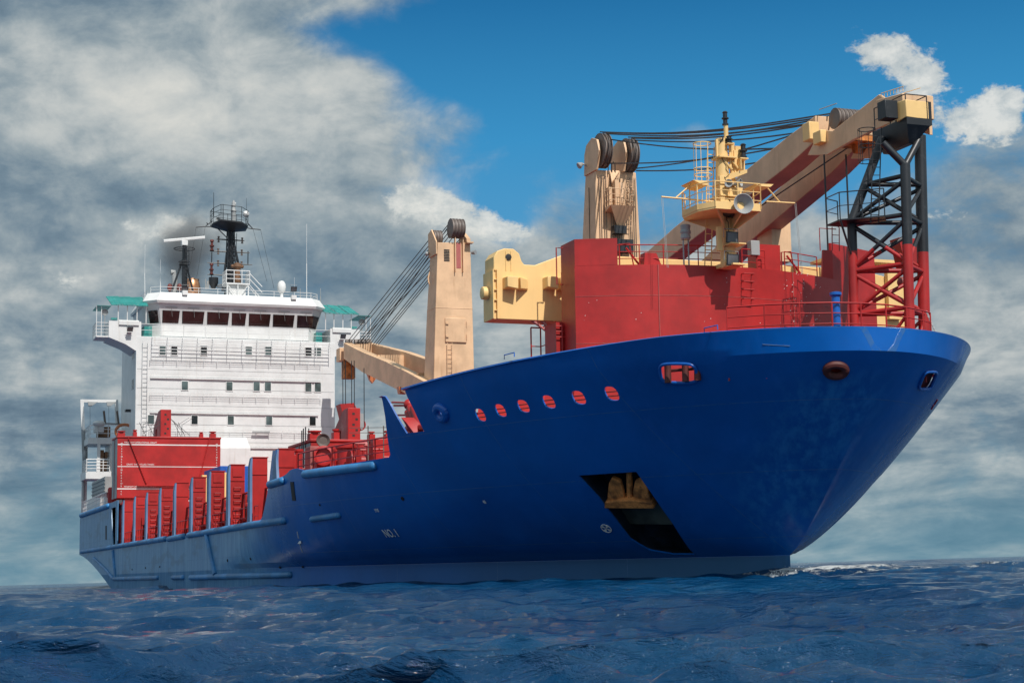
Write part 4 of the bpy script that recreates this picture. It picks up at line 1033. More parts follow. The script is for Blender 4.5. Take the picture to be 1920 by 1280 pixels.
MB().rail([p for p in (ring[1], ring[0], ring[6], ring[5], ring[4])], .92, 3, .024, .75).build('railing', 'yellow', PLAT)
MB().rail([ring[1], ring[2], ring[3]], .92, 3, .024, .7).build('railing', 'yellow', PLAT)
for s, (a_, b_, c_, d_) in ((-1, ((1240, 369), (1338, 378), (1298, 344), (1268, 370))), (1, ((1437, 378), (1490, 381), (1436, 349), (1462, 379)))):
    m_ = MB(); A_, B2, C2, D2 = [atX(*q, XM) for q in (a_, b_, c_, d_)]
    m_.tube(A_, B2, .035); m_.tube(C2, D2, .025)
    w = A_ if s < 0 else B2
    m_.build('signal_yard', 'yellow', MAST)
    for k_ in (0, .05): MB().tube(V(w.x, w.y+k_, w.z), V(w.x+.3, w.y+k_, ztop-.3), .008, 4).build('halyard', 'grey', MAST)
for pts in ([(1288, 343), (1315, 345), (1316, 353), (1306, 352)], [(1405, 350), (1438, 351), (1432, 356), (1408, 354)]):
    P_ = [atX(*q, XM) for q in pts]; MB().prism([p+V(.5, 0, 0) for p in P_], V(-1.0, 0, .0)).build('lamp_screen', 'yellow', MAST)
# fog horn
P = atX(1394, 382, XM+1.55); axis = V(1, -.15, .05).normalized()
mb = MB().lathe(P-axis*.75, axis, [(.09, 0), (.10, .25), (.16, .5), (.32, .72), (.37, .78), (.35, .78), (.29, .70), (.13, .5), (.04, .3)], 28)
HORN = mb.build('fog_horn', 'grey', MAST)
mb = MB().lathe(P-axis*1.05+V(0, -.12, 0), V(0, 1, 0), [(.05, -.4), (.2, -.38), (.2, -.05), (.24, -.05), (.24, .05), (.16, .07), (.16, .3)], 18); mb.build('horn_driver', 'black', HORN)
for px, py, ax in ((1367, 345, V(.9, -.6, 0)), (1383, 344, V(.8, .6, .1))):
    P = atX(px, py, XM+.45); ax = ax.normalized(); MB().lathe(P-ax*.2, ax, [(.04, 0), (.06, .1), (.13, .3), (.15, .34), (.13, .34), (.04, .2)], 18).build('loudhailer', 'grey', MAST)
mb = MB(); P = atX(1378, 352, XM+.2); mb.prism([P+V(0, -.25, 0), P+V(0, .3, 0), P+V(0, .1, -.55), P+V(0, -.25, -.75)], V(.05, 0, 0)); mb.build('bracket', 'yellow', MAST)
def lantern(px, pyb, h=.5, r=.12, x=XM):
    P = atX(px, pyb, x); MB().lathe(P, (0, 0, 1), [(r*1.15, 0), (r*1.15, h*.1), (r*.8, h*.12), (r*.8, h*.40), (r*1.3, h*.45), (r*1.3, h*.52), (r*.8, h*.55), (r*.8, h*.86), (r*1.05, h*.9), (r*.6, h)], 16).build('lantern', 'black', MAST)
lantern(1360, 235, .52, .10); lantern(1367, 268, .26, .11, XM+.25); lantern(1394, 296, .52, .11, XM+.3)
mb = MB(); P = atX(1367, 270, XM+.25); mb.box(P.x-.15, P.x+.15, P.y-.14, P.y+.14, P.z-.03, P.z); P2 = atX(1374, 240, XM); mb.tube(V(XM+.15, P.y+.08, P.z), V(XM+.15, P.y+.08, mz(318)), .05, 8); mb.build('lantern_bracket', 'yellow', MAST)
P = atX(1393, 297, XM+.3); mb = MB().box(P.x-.25, P.x+.12, P.y-.16, P.y+.16, P.z-.04, P.z); mb.box(P.x-.27, P.x-.2, P.y-.18, P.y+.18, P.z-.4, P.z+.5); mb.box(P.x-.2, P.x+.1, P.y-.15, P.y-.12, P.z-.42, P.z-.04)
mb.hexa([V(XM, cy_, mz(338))]*0 or [V(XM-.1, cy_, mz(340)), V(XM+.1, cy_, mz(340)), V(P.x+.1, P.y+.1, P.z-.55), V(P.x-.2, P.y+.1, P.z-.55)], [V(XM-.1, cy_, mz(328)), V(XM+.1, cy_, mz(328)), V(P.x+.1, P.y+.1, P.z-.42), V(P.x-.2, P.y+.1, P.z-.42)])
mb.build('lantern_bracket', 'yellow', MAST)
for a_, b_ in (((1356, 300), (1372, 318)), ((1373, 302), (1384, 316))): MB().tube(atX(*a_, XM+.2), atX(*b_, XM+.2), .05, 8).build('stay_tube', 'yellow', MAST)
# caged ladder on the starboard side of the mast
P = atX(1337, 470, XM-.3); zb, zt_ = ztop, mz(275)
mb = MB().ladder(V(XM-.5, atX(1338, 450, XM).y, zb), V(XM-.2, atX(1338, 280, XM).y, zt_), V(0, 1, 0), .022, .28, .26); mb.build('ladder', 'yellow', MAST)
mb = MB(); lx, ly = XM-.2, atX(1322, 300, XM).y
for py in (271, 318, 329):
    z = mz(py); mb.path([V(lx+.3*math.cos(t), ly+.33*math.sin(t), z) for t in [PI*2*i/16 for i in range(16)]], .02, 5, True)
for t in (-1.2, -1.7, -2.3, -.6, 0.2):
    mb.tube(V(lx+.3*math.cos(t), ly+.33*math.sin(t), mz(271)), V(lx+.3*math.cos(t), ly+.33*math.sin(t), mz(402)), .012, 4)
mb.build('ladder_cage', 'yellow', MAST)
def floodlight(P, face=V(1, 0, -.35), s=.2, parent=None, name='floodlight'):
    face = face.normalized(); r_ = V(-face.y, face.x, 0).normalized(); u_ = face.cross(r_) if False else r_.cross(face)
    c = [P+r_*(a*s)+u_*(b*s*.85) for a, b in ((-1, -1), (1, -1), (1, 1), (-1, 1))]
    m_ = MB().loft([[q-face*s*.9+(P-q)*.4 for q in c], [q-face*.03 for q in c], c]); o = m_.build(name, 'black', parent or SHIP)
    ci = [P+(q-P)*.82+face*.004 for q in c]; MB().loft([ci, [q+face*.01 for q in ci]]).build('lens', 'lampglass', o)
    m_ = MB(); m_.path([P+r_*s*1.15-face*s*.5, P+r_*s*1.15-u_*s*1.3-face*s*.5, P-r_*s*1.15-u_*s*1.3-face*s*.5, P-r_*s*1.15-face*s*.5], .015); m_.build('lamp_yoke', 'grey', o)
floodlight(atX(1373, 445, XM+.55), V(1, 0, -.1), .24, MAST); floodlight(atX(1374, 487, XM+.65), V(1, 0, -.1), .24, MAST)
mb = MB(); P = atX(1374, 460, XM+.3); mb.box(XM, XM+.75, P.y-.3, P.y+.3, P.z-.02, P.z+.02); mb.build('lamp_shelf', 'yellow', MAST); mb = MB(); P = atX(1374, 499, XM+.3); mb.box(XM, XM+.8, P.y-.25, P.y+.25, P.z-.03, P.z+.03); mb.build('lamp_shelf', 'yellow', MAST)
mb = MB(); rr = random.Random(2)
for k in range(5):
    z0_ = mz(490-38*k); mb.path([V(XM+.25, cy_-.2+rr.uniform(-.1, .25), z0_+i*.16) for i in range(6)], .014, 4)
mb.path([atX(1352+rr.uniform(-6, 6), 262+rr.uniform(-7, 5), XM+.2) for i in range(14)], .016, 4)
mb.build('wiring', 'cable', MAST)
for px0, px1, py0, py1, d_ in ((1344, 1352, 300, 262, .1), (1352, 1358, 400, 330, .32), (1378, 1384, 330, 282, .15), (1346, 1354, 470, 425, .34)):
    A_, B2 = atX(px0, py0, XM+d_), atX(px1, py1, XM+d_); MB().box(XM+d_-.12, XM+d_, A_.y, B2.y, A_.z, B2.z).build('cable_trunk', 'yellow', MAST, bevel=.01)
for py in (300, 350, 372): z = mz(py); MB().box(XM-.3, XM+.36, cy_-.42, cy_+.3, z, z+.05).build('mast_ring', 'yellow', MAST)

# ------------------------------------------------------------------ lattice jib rest on the bow
def lz(py): return atX(1700, py, 102.6).z
Lb, Lm, Lt = atX(1601, 614, 101.6), atX(1597, 415, 101.6), atX(1655, 258, 101.9)
Fb, Ft = atX(1704, 624, 103.2), atX(1697, 308, 103.2)
Rb, Rt = atX(1731, 620, 102.1), atX(1725, 255, 102.1)
Bt = V(100.6, (Lb.y+Rb.y)/2+.5, 0)
zsplit = lz(466)
def leg(m1, m2, A_, B2, r):
    if max(A_.z, B2.z) <= zsplit: m1.tube(A_, B2, r, 14); return
    if min(A_.z, B2.z) >= zsplit: m2.tube(A_, B2, r, 14); return
    if A_.z > B2.z: A_, B2 = B2, A_
    t = (zsplit-A_.z)/(B2.z-A_.z); C_ = A_.lerp(B2, t); m1.tube(A_, C_, r, 14); m2.tube(C_, B2, r, 14)
REST = MB(); REST.box(100.8, 103.6, Lb.y-.3, Lb.y+1.3, 6.3, 6.45)
REST = REST.build('jib_rest', 'red', SHIP, label='lattice tower carrying the jib head, black above and red below')
def down(p): return V(p.x, p.y, 6.4 if p.y < 5.2 else 7.25)
for A_, B2, r in ((down(Lb), Lm, .17), (down(Fb), Ft, .18), (down(Rb), Rt, .21)):
    m1, m2 = MB(), MB(); leg(m1, m2, A_, B2, r)
    q = m1.build('leg', 'red', REST); 
    if m2.v: m2.build('upper_leg', 'black', q)
MB().tube(Lm, Lt, .16, 14).build('raking_leg', 'black', REST)
t1, t2 = atX(1655, 268, 103.0), atX(1723, 262, 103.0)
MB().tube(Ft-V(0, 0, .05), t1, .13, 12).build('fork_tube', 'black', REST); MB().tube(Ft-V(0, 0, .05), t2, .12, 12).build('fork_tube', 'black', REST)
def onleg(A_, B2, z): t = (z-A_.z)/(B2.z-A_.z); return A_.lerp(B2, t)
def Lp(z): return onleg(down(Lb), Lm, z) if z < Lm.z else onleg(Lm, Lt, z)
def Fp(z): return onleg(down(Fb), Ft, z)
def Rp(z): return onleg(down(Rb), Rt, z)
levs = [lz(y) for y in (584, 503, 412, 340)]
def brace(A_, B2, r=.07):
    m1, m2 = MB(), MB(); leg(m1, m2, A_, B2, r)
    if m1.v and m2.v: m1.use('red'); m2.use('black'); n0 = len(m1.v); m1.v += m2.v; m1.f += [[i+n0 for i in f] for f in m2.f]; m1.mats.append('black'); m1.mi += [1]*len(m2.f); m1.build('brace', None, REST)
    elif m1.v: m1.build('brace', 'red', REST)
    else: m2.build('brace', 'black', REST)
for pa, pb in ((Lp, Fp), (Fp, Rp), (Lp, Rp)):
    for k, z in enumerate(levs): brace(pa(z), pb(z+ (.05 if pa is Lp else 0)), .085)
    for k in range(len(levs)-1):
        a_, b_ = levs[k], levs[k+1]
        brace(pa(a_+.1), pb(b_-.1), .075)
        if pa is Lp: brace(pa(b_-.1), pb(a_+.1), .075)
    brace(pb(levs[0]-.1), pa(7.0), .06)
# head platform
z0_, z1_ = lz(270), lz(232)
yl, yr = atX(1641, 240, 101.4).y, atX(1742, 240, 103.3).y
mb = MB().loft([[V(101.4, yl+.3, z0_-.1), V(103.0, yl+.3, z0_-.1), V(103.0, yr-.45, z0_-.1), V(101.4, yr-.45, z0_-.1)], [V(101.2, yl, z1_-.25), V(103.4, yl, z1_-.25), V(103.4, yr, z1_-.25), V(101.2, yr, z1_-.25)], [V(101.2, yl, z1_), V(103.4, yl, z1_), V(103.4, yr, z1_), V(101.2, yr, z1_)]])
HD = mb.build('rest_head', 'black', REST)
MB().rail([V(101.3, yl+.05, z1_), V(103.3, yl+.05, z1_), V(103.3, yr-.05, z1_), V(101.3, yr-.05, z1_)], .85, 2, .022, 1.0).build('railing', 'black', HD)
A_, B2 = atX(1658, 232, 103.0), atX(1680, 190, 103.0)
MB().box(102.6, 103.1, A_.y, B2.y, z1_, B2.z).build('cradle', 'black', HD, bevel=.02)
A_, B2 = atX(1684, 228, 103.0), atX(1736, 196, 103.0)
MB().loft([[V(102.9, A_.y, A_.z), V(102.9, B2.y, A_.z), V(102.9, B2.y, B2.z), V(102.9, A_.y, B2.z)], [V(103.35, A_.y+.12, A_.z+.1), V(103.3, B2.y-.1, A_.z+.06), V(103.3, B2.y-.1, B2.z), V(103.35, A_.y+.12, B2.z)]]).build('jib_head_box', 'yellow', FCR, bevel=.02)
A_, B2 = atX(1738, 262, 103.0), atX(1742, 196, 103.0); MB().box(101.6, 103.3, A_.y-.1, A_.y+.04, z1_-.2, B2.z).build('cradle', 'black', HD)
# side gallery and ladders
A_, B2 = atX(1550, 424, 101.0), atX(1656, 412, 102.6)
zg = lz(414)
gp = [V(101.0, A_.y, zg), V(102.0, A_.y-.05, zg), V(103.0, Fp(zg).y-.75, zg), V(102.4, Lp(zg).y+.9, zg), V(101.0, Lp(zg).y+.4, zg)]
mb = MB().loft([gp, [p+V(0, 0, .05) for p in gp]]); GL = mb.build('gallery', 'black', REST)
MB().rail([gp[4]+V(-.3, -.4, .05), gp[0]+V(0, 0, .05), gp[1]+V(0, 0, .05), gp[2]+V(0, 0, .05)], .95, 2, .022, .8).build('railing', 'black', GL)
MB().tube(gp[1], V(101.7, Lb.y-.05, zg-1.1), .04).build('brace', 'black', REST)
MB().ladder(atX(1640, 418, 102.6), atX(1645, 240, 102.6), V(0.3, 1, 0), .022, .28, .28).build('ladder', 'black', REST)
mb = MB(); lc = atX(1627, 300, 102.5)
for py in (248, 278, 308):
    z = lz(py); mb.path([V(lc.x+.3*math.cos(t), lc.y+.3*math.sin(t), z) for t in [2*PI*i/16 for i in range(16)]], .018, 5, True)
for t in (2.4, 3.2, 4.0, 4.8): mb.tube(V(lc.x+.3*math.cos(t), lc.y+.3*math.sin(t), lz(248)), V(lc.x+.3*math.cos(t), lc.y+.3*math.sin(t), lz(308)), .011, 4)
mb.build('ladder_cage', 'black', REST)
z = atX(1560, 470, 99.5); q = atX(1538, 470, 99.5)
mb = MB().ladder(V(99.5, atX(1567, 470, 99.5).y, z.z), V(99.5, atX(1567, 430, 99.5).y, atX(1567, 426, 99.5).z), V(0, 1, 0), .02, .25, .3); mb.path([V(99.5, q.y, q.z), V(99.5, q.y, atX(1538, 428, 99.5).z), V(99.5, q.y+.7, atX(1538, 428, 99.5).z)], .02); mb.build('ladder', 'red', REST)
mb = MB(); P = atX(1671, 450, 100.0); mb.loft([[V(99.9, P.y, P.z), V(100.5, P.y, P.z), V(100.5, P.y+1.1, P.z), V(99.9, P.y+1.1, P.z)], [V(99.9, P.y+.25, P.z-1.2), V(100.5, P.y+.25, P.z-1.2), V(100.5, P.y+.9, P.z-1.2), V(99.9, P.y+.9, P.z-1.2)]]); mb.build('cable_bin', 'red', REST)
P = atX(1692, 529, 100.5); MB().sphere(P, .2, 14, 8).build('bell_float', 'redside', REST)
# mooring rope off the bow
mb = MB(); A_, B2 = atX(1737, 583, 104.3), atX(1767, 639, 105.4)
pts = [A_.lerp(B2, t)-V(0, 0, .12*math.sin(PI*t)) for t in [i/24 for i in range(25)]]
for s in (0, PI): mb.path([p+V(.016*math.cos(i*1.3+s), .016*math.sin(i*1.3+s), 0) for i, p in enumerate(pts)], .022, 5)
o = mb.build('mooring_rope', 'grey', None); on_ship(o, A_); top(o, 'grey twisted rope slanting down to the bow rail from the lattice tower', 'rope')

# ------------------------------------------------------------------ bridge block at the stern
XF = 10.0
def fz(py): return atX(445, py, XF).z
zd = fz(636); SW = 8.5
mb = MB(); mb.box(7.4, XF, -SW, SW, 6.3, zd); mb.box(-0.5, 7.4, -SW+.25, SW-.25, 6.3, zd-.02)
SUP = mb.build('superstructure', 'white', SHIP, bevel=.04, label='white bridge block with rows of small windows')
# wings
for s in (-1, 1):
    zt = atX(240, 600, XF).z-.1; z1 = atX(209, 632, XF).z; z2 = atX(257, 651, XF).z
    f = [V(XF-.01, s*(SW-.4), zt), V(XF-.01, s*10.75, zt), V(XF-.01, s*10.75, z1), V(XF-.01, s*9.35, z1-.55), V(XF-.01, s*SW, z2-.3), V(XF-.01, s*(SW-.4), z2-.3)]
    MB().prism(f, V(-3.6, 0, 0)).build('bridge_wing', 'white', SUP)
    zb_ = zt; mb = MB()
    y0, y1 = s*(SW-.2), s*9.95
    arc = [(0, 0), (0, .28), (-.12, .38), (-.6, .42), (-.6, 0)]
    mb.prism([V(XF+.12+a_, min(y0, y1), zb_-.32+b_*1.1) for a_, b_ in arc], V(0, abs(y1-y0), 0)); mb.build('wing_coaming', 'white', SUP)
    floodlight(V(XF+.55, s*9.1, zt-.75), V(1, 0, -.6), .24, SUP); MB().box(XF, XF+.5, s*9.1-.2, s*9.1+.2, zt-.98, zt-.94).build('lamp_shelf', 'white', SUP)
    # open platform beyond the wing
    mb = MB(); yo, yi = s*11.75, s*10.75; mb.box(7.4, XF-.1, min(yo, yi), max(yo, yi), z1+.0, z1+.12); op = mb.build('wing_platform', 'white', SUP)
    MB().rail([V(XF-.15, yi, z1+.12), V(XF-.15, yo, z1+.12), V(7.5, yo, z1+.12), V(7.5, yi, z1+.12)], 1.1, 4, .03, .9).build('railing', 'white', op)
    # teal awning
    zr_ = atX(222, 567, XF-1).z
    mb = MB(); yin, yout = s*7.6, s*10.6
    for k in range(3):
        a_ = yin+(yout-yin)*k/3; b_ = yin+(yout-yin)*(k+1)/3
        mb.loft([[V(XF+.3, a_, zr_-.35), V(XF+.3, b_, zr_-.42), V(6.6, b_, zr_+.85), V(6.6, a_, zr_+.92)], [V(XF+.3, a_, zr_-.32), V(XF+.3, b_, zr_-.39), V(6.6, b_, zr_+.88), V(6.6, a_, zr_+.95)]])
    mb.box(7.0, XF+.1, min(yout, s*11.75), max(yout, s*11.75), zr_-.5, zr_-.46)
    aw = mb.build('awning', 'teal', SUP); mb = MB()
    for k in range(8): y = yin+(yout-yin)*k/7; mb.tube(V(XF+.3, y, zr_-.43), V(6.6, y, zr_+.84), .03, 5)
    for x_ in (XF+.3, 9.2, 8.0, 6.8): zz = zr_-.43+(XF+.3-x_)/3.7*1.27; mb.tube(V(x_, yin, zz), V(x_, yout, zz), .03, 5)
    mb.build('awning_frame', 'teal', aw)
    mb = MB()
    for y in (7.7, 8.45, 9.25, 10.0): mb.tube(V(XF-.1, s*y, zt-.1), V(XF-.1, s*y, zr_-.33), .045, 6)
    for y in (11.75, 11.35): mb.tube(V(XF-.15, s*y, z1+.1), V(XF-.15, s*y, zr_-.48), .035, 6)
    mb.build('awning_post', 'white', aw)
    mb = MB(); P = V(XF-.4, s*11.05, zt+.75); mb.tube(V(P.x, P.y, zt-.4), P-V(0, 0, .2), .04); mb.lathe(P-V(.1, 0, 0), (1, 0, 0), [(.1, -.2), (.26, -.1), (.28, .12), (.24, .14), (.22, .1), (.02, .02)], 16); mb.build('searchlight', 'grey', SUP)
    mb = MB(); P = V(XF-.4, s*10.3, zt+.15); mb.tube(P-V(0, 0, .3), P, .03); mb.box(P.x-.2, P.x+.2, P.y-.25, P.y+.25, P.z, P.z+.14); mb.build('deck_repeater', 'teal', SUP)
# side windows
for z in (fz(700)+1.3, fz(726)-.1):
    for x_ in (7.8, 8.5): MB().box(x_, x_+.35, -SW-.02, -SW+.05, z-.1, z+.75).build('window', 'panedark', SUP)
MB().box(6.2, 6.9, -SW-.35, -SW+.2, fz(768), fz(764)).build('lamp_bracket', 'black', SUP)
# cabin windows
def cabin(px, py, mat):
    A_, B2 = atX(px-6, py-8.8, XF), atX(px+6, py+8.8, XF)
    m_ = MB(); m_.box(XF+.0, XF+.05, A_.y-.04, B2.y+.04, B2.z-.05, A_.z+.05); o = m_.build('window', 'white', SUP, bevel=.02)
    MB().box(XF+.052, XF+.06, A_.y+.02, B2.y-.02, B2.z+.03, A_.z-.03).build('pane', mat, o)
rows = [([304.8, 326.6, 382.2, 466.3, 502.9, 578.2, 596], 656.5, 659, 'pddppdp'), ([346.5, 430, 481, 502, 577.9, 595.7], 722, 726, 'pppppp'), ([283, 364.7, 432.5, 504.4, 586], 786, 789.5, 'pdppd'), ([460.6], 852, 852, 'd')]
for xs_, ya_, yb_, ms in rows:
    for px, m_ in zip(xs_, ms): cabin(px, ya_+(yb_-ya_)*(px-280)/320, 'pane' if m_ == 'p' else 'panedark')
# wash rails, gutters and ledges across the front
for py in (680, 745, 811): 
    z = fz(py+6)
    for yy0, yy1 in ((-7.35, 7.2),):
        MB().rail([V(XF+.22, y, z) for y in np.linspace(yy0, yy1, 14)], .52, 3, .02, 2).build('wash_rail', 'white', SUP)
for py, yy0, yy1 in ((712, -7.3, 7.2), (776, -7.3, 7.0), (839, .3, 7.4)):
    z = fz(py); m_ = MB(); m_.box(XF+.002, XF+.13, yy0, yy1, z-.05, z); m_.box(XF+.13, XF+.15, yy0, yy1, z-.05, z+.05); m_.build('gutter', 'white', SUP)
    m_ = MB(); m_.path([V(XF+.22, y, z+.36) for y in np.linspace(yy0, yy1, 12)], .012, 4)
    for y in np.linspace(yy0, yy1, 12): m_.tube(V(XF+.22, y, z), V(XF+.22, y, z+.36), .010, 4)
    m_.build('guard_wire', 'white', SUP)
for py in (696, 731, 762, 797, 829, 864): z = fz(py); MB().box(XF+.002, XF+.012, -8.4, 8.4, z-.012, z+.012).build('weld_line', 'grey', SUP)
# upper gallery: curved bars below the bridge windows
z = fz(668)
m_ = MB()
for k in range(5): m_.tube(V(XF+.55-.04*k, -7.2, z+.1+.27*k), V(XF+.55-.04*k, 8.0, z+.1+.27*k), .028, 5)
for y in np.linspace(-7.2, 8.0, 13): m_.path([V(XF+.55, y, z), V(XF+.55, y, z+.9), V(XF+.42, y, z+1.3), V(XF+.05, y, z+1.42)], .03, 5)
m_.build('gallery_rail', 'white', SUP)
mb = MB(); P = atX(272, 640, XF); Pb = atX(272, 870, XF); mb.ladder(V(XF+.16, P.y, Pb.z), V(XF+.16, P.y, P.z), V(0, 1, 0), .025, .36, .42); mb.build('ladder', 'white', SUP)
mb = MB(); A_ = atX(462, 812, XF); mb.prism([V(x, -3.3, z) for x, z in [(XF+.003, 6.4), (XF+1.7, 6.4), (XF+1.7, fz(842)), (XF+.003, fz(819))]], V(0, A_.y+3.3, 0)); mb.build('deckhouse', 'white', SUP, bevel=.03)
P = atX(353, 808, XF); Q = atX(502, 806, XF)
MB().box(XF+.25, XF+.4, atX(472, 809, XF).y, atX(504, 809, XF).y, fz(811), fz(808)).build('stowed_pipe', 'grey', SUP)
# bridge deck rail and the wheelhouse
MB().rail([V(XF-.05, y, zd) for y in np.linspace(-SW+.3, SW-.3, 10)], 1.05, 2, .028, 1.7).build('railing', 'white', SUP)
z10, z12 = fz(610), fz(579)
def ring(z, xf, hw, ch): return [V(1.5, -hw, z), V(xf-ch, -hw, z), V(xf, -hw+ch, z), V(xf, hw-ch, z), V(xf-ch, hw, z), V(1.5, hw, z)]
mb = MB().loft([ring(zd, 9.2, 7.25, .9), ring(z10, 9.2, 7.25, .9), ring(fz(573), 9.85, 7.62, .95)]); WH = mb.build('wheelhouse', 'white', SUP, angle=12)
mb = MB().loft([ring(fz(573), 10.05, 7.8, 1.0), ring(fz(568.5), 10.15, 7.86, 1.0), ring(fz(552.5), 9.75, 7.45, 1.0)]); ROOF = mb.build('wheelhouse_roof', 'white', SUP, angle=12)
slope = (9.85-9.2)/(fz(573)-z10)
def wx(z): return 9.2+(z-z10)*slope
zb1, zb2 = fz(607.5), fz(585.5)
spans = [(575, 683), (698, 836), (853, 990), (1006, 1096), (1112, 1247), (1261, 1395), (1411, 1515)]
for a_, b_ in spans:
    pa, pb = a_/3.307+130, b_/3.307+130; y0 = atX(pa, 600, 9.5).y; y1 = atX(pb, 600, 9.5).y
    q = [V(wx(zb1)+.004, y0+.05, zb1), V(wx(zb1)+.004, y1-.05, zb1), V(wx(zb2)+.004, y1, zb2), V(wx(zb2)+.004, y0, zb2)]
    m_ = MB().loft([q, [p+V(.03, 0, 0) for p in q]]); o = m_.build('bridge_window', 'black', WH, bevel=.02)
    c = sum(q, V(0, 0, 0))/4; q2 = [c+(p-c)*.95+V(.032, 0, 0) for p in q]; MB().loft([q2, [p+V(.006, 0, 0) for p in q2]]).build('pane', 'glass', o)
    m_ = MB(); yy = (y0+y1)/2; m_.tube(V(wx(zb2)+.12, yy-.5, fz(580)), V(wx(zb2)+.12, yy+.5, fz(580)), .03, 6); m_.tube(V(wx(zb2)+.13, yy, fz(580)), V(wx(zb1+.5)+.1, yy+.12, zb1+.5), .014, 4); m_.build('wiper', 'grey', o)
for s in (-1, 1):
    def cp(t, z): # chamfer face, t 0 front .. 1 side
        k = (z-z10)/(fz(573)-z10); hw = 7.25+.37*k; ch = .9+.05*k; xf = wx(z)
        return V(xf-ch*t, s*(hw-ch+ch*t), z)+V(.008, s*.008, 0)
    q = [cp(.15, zb1), cp(.85, zb1), cp(.85, zb2), cp(.15, zb2)]; MB().loft([q, [p+V(.02, s*.02, 0) for p in q]]).build('bridge_window', 'glass', WH)
    m_ = MB(); z = zd; m_.box(8.0, 9.3, s*7.3-.5 if s < 0 else 7.0, s*7.3+.2 if s < 0 else 7.55, zd, zd+.95); m_.build('wing_door', 'teal', WH)
zr2 = fz(552.5)
MB().rail([V(2, -7.3, zr2), V(8.9, -7.2, zr2), V(9.5, -6.5, zr2), V(9.5, 0, zr2), V(9.5, 6.5, zr2), V(8.9, 7.2, zr2), V(2, 7.3, zr2)], .5, 2, .025, 1.7).build('roof_railing', 'white', ROOF)
for px in (347, 551): floodlight(atX(px, 542, 9.9), V(1, 0, -.5), .26, ROOF); P = atX(px, 552, 10.0); MB().box(9.6, 10.1, P.y-.22, P.y+.22, fz(557), fz(549)).build('lamp_shelf', 'white', ROOF)
# domes, whips
def X5(px, py, X=5.0): return atX(px, py, X)
P = X5(528, 548, 7); mb = MB().lathe(V(7, P.y, zr2), (0, 0, 1), [(.3, 0), (.16, .3), (.13, .75), (.26, .9), (.34, 1.05), (.38, 1.35), (.34, 1.65), (.22, 1.85), (.05, 1.92)], 18); mb.build('satellite_dome', 'white', ROOF)
for px, pt_, X_, r in ((575, 420, 7, .035), (272, 458, 4, .03), (301, 486, 4, .02), (552, 520, 7, .02), (301, 530, 5, .05), (601, 540, 7, .05), (563, 541, 7, .06)):
    a_ = atX(px, 556, X_); b_ = atX(px, pt_, X_); m_ = MB(); m_.tube(V(X_, a_.y, zr2), V(X_, b_.y, zr2+(b_.z-zr2)*.5), r, 6); m_.tube(V(X_, b_.y, zr2+(b_.z-zr2)*.5), b_, r*.5, 5); m_.build('whip_antenna', 'white' if pt_ < 540 else 'grey', ROOF)
# black main mast
XMm = 5.0
def mp(x, y, X=XMm): return atX(300+x/6.735, 370+y/6.735, X)
mc = mp(890, 900).y
mb = MB().tube(V(5, mc, zr2), V(5, mp(900, 420).y, mp(900, 420).z), .30, 12, .22); MM = mb.build('main_mast', 'black', SUP)
mb = MB()
for a_, b_ in (((850, 650), (790, 1180)), ((930, 560), (1010, 930))): MB().tube(mp(*a_), mp(*b_), .11, 8).build('mast_leg', 'black', MM)
za_, zb_ = zr2, mp(900, 400).z
lm = MB(); cs = [(5+a_, mc+b_) for a_, b_ in ((.5, .42), (.5, -.42), (-.5, .42), (-.5, -.42))]
for x_, y_ in cs: MB().tube(V(x_, y_, za_), V(5+(x_-5)*.6, mc+(y_-mc)*.6, zb_), .06, 6).build('mast_leg', 'black', MM)
for k in range(7):
    t0, t1 = k/7, (k+1)/7
    def lp_(i, t): x_, y_ = cs[i]; f_ = 1-.4*t; return V(5+(x_-5)*f_, mc+(y_-mc)*f_, za_+(zb_-za_)*t)
    for i, j in ((0, 1), (0, 2), (1, 3)): lm.tube(lp_(i, t0), lp_(j, t1), .03, 5); lm.tube(lp_(i, t1), lp_(j, t1), .03, 5)
lm.build('lattice', 'black', MM)
pc = mp(890, 380); zp_ = mp(890, 350).z; yl_, yr_ = mp(655, 370).y, mp(1105, 380).y
o8 = [V(6.6, yl_+.5, zp_+.15), V(6.8, mc+.6, zp_), V(6.2, yr_-.2, zp_-.2), V(4.2, yr_, zp_-.2), V(3.6, mc, zp_), V(4.2, yl_, zp_), V(5.6, yl_, zp_)]
mb = MB().loft([[V(5, mc, zp_-.6)+(p-V(5, mc, p.z))*.2 for p in o8], [p-V(0, 0, .12) for p in o8], o8]); MP = mb.build('mast_platform', 'black', MM)
MB().rail(o8+[o8[0]], 1.3, 3, .026, .9).build('railing', 'black', MP)
for pts in ([(455, 378), (580, 368), (655, 372)], [(1105, 388), (1165, 398), (1270, 408)], [(580, 360), (655, 305)], [(1105, 325), (1170, 395)], [(735, 400), (850, 515)], [(605, 345), (590, 320)]):
    MB().path([mp(*q) for q in pts], .045, 6).build('signal_yard', 'black', MM)
for a_, b_ in (((455, 385), (385, 840)), ((570, 375), (465, 1000)), ((1175, 400), (1350, 1060)), ((1270, 410), (1440, 1150))): MB().tube(mp(*a_), mp(*b_), .014, 4).build('halyard', 'cable', MM)
def yard(y, xl, xr, dy):
    m_ = MB(); c1, c2 = mp(xl, y), mp(xr, y+dy); m_.tube(c1, V(5, mc, (c1.z+c2.z)/2), .04, 6, .09); m_.tube(c2, V(5, mc, (c1.z+c2.z)/2), .04, 6, .09)
    return m_.build('yard', 'black', MM)
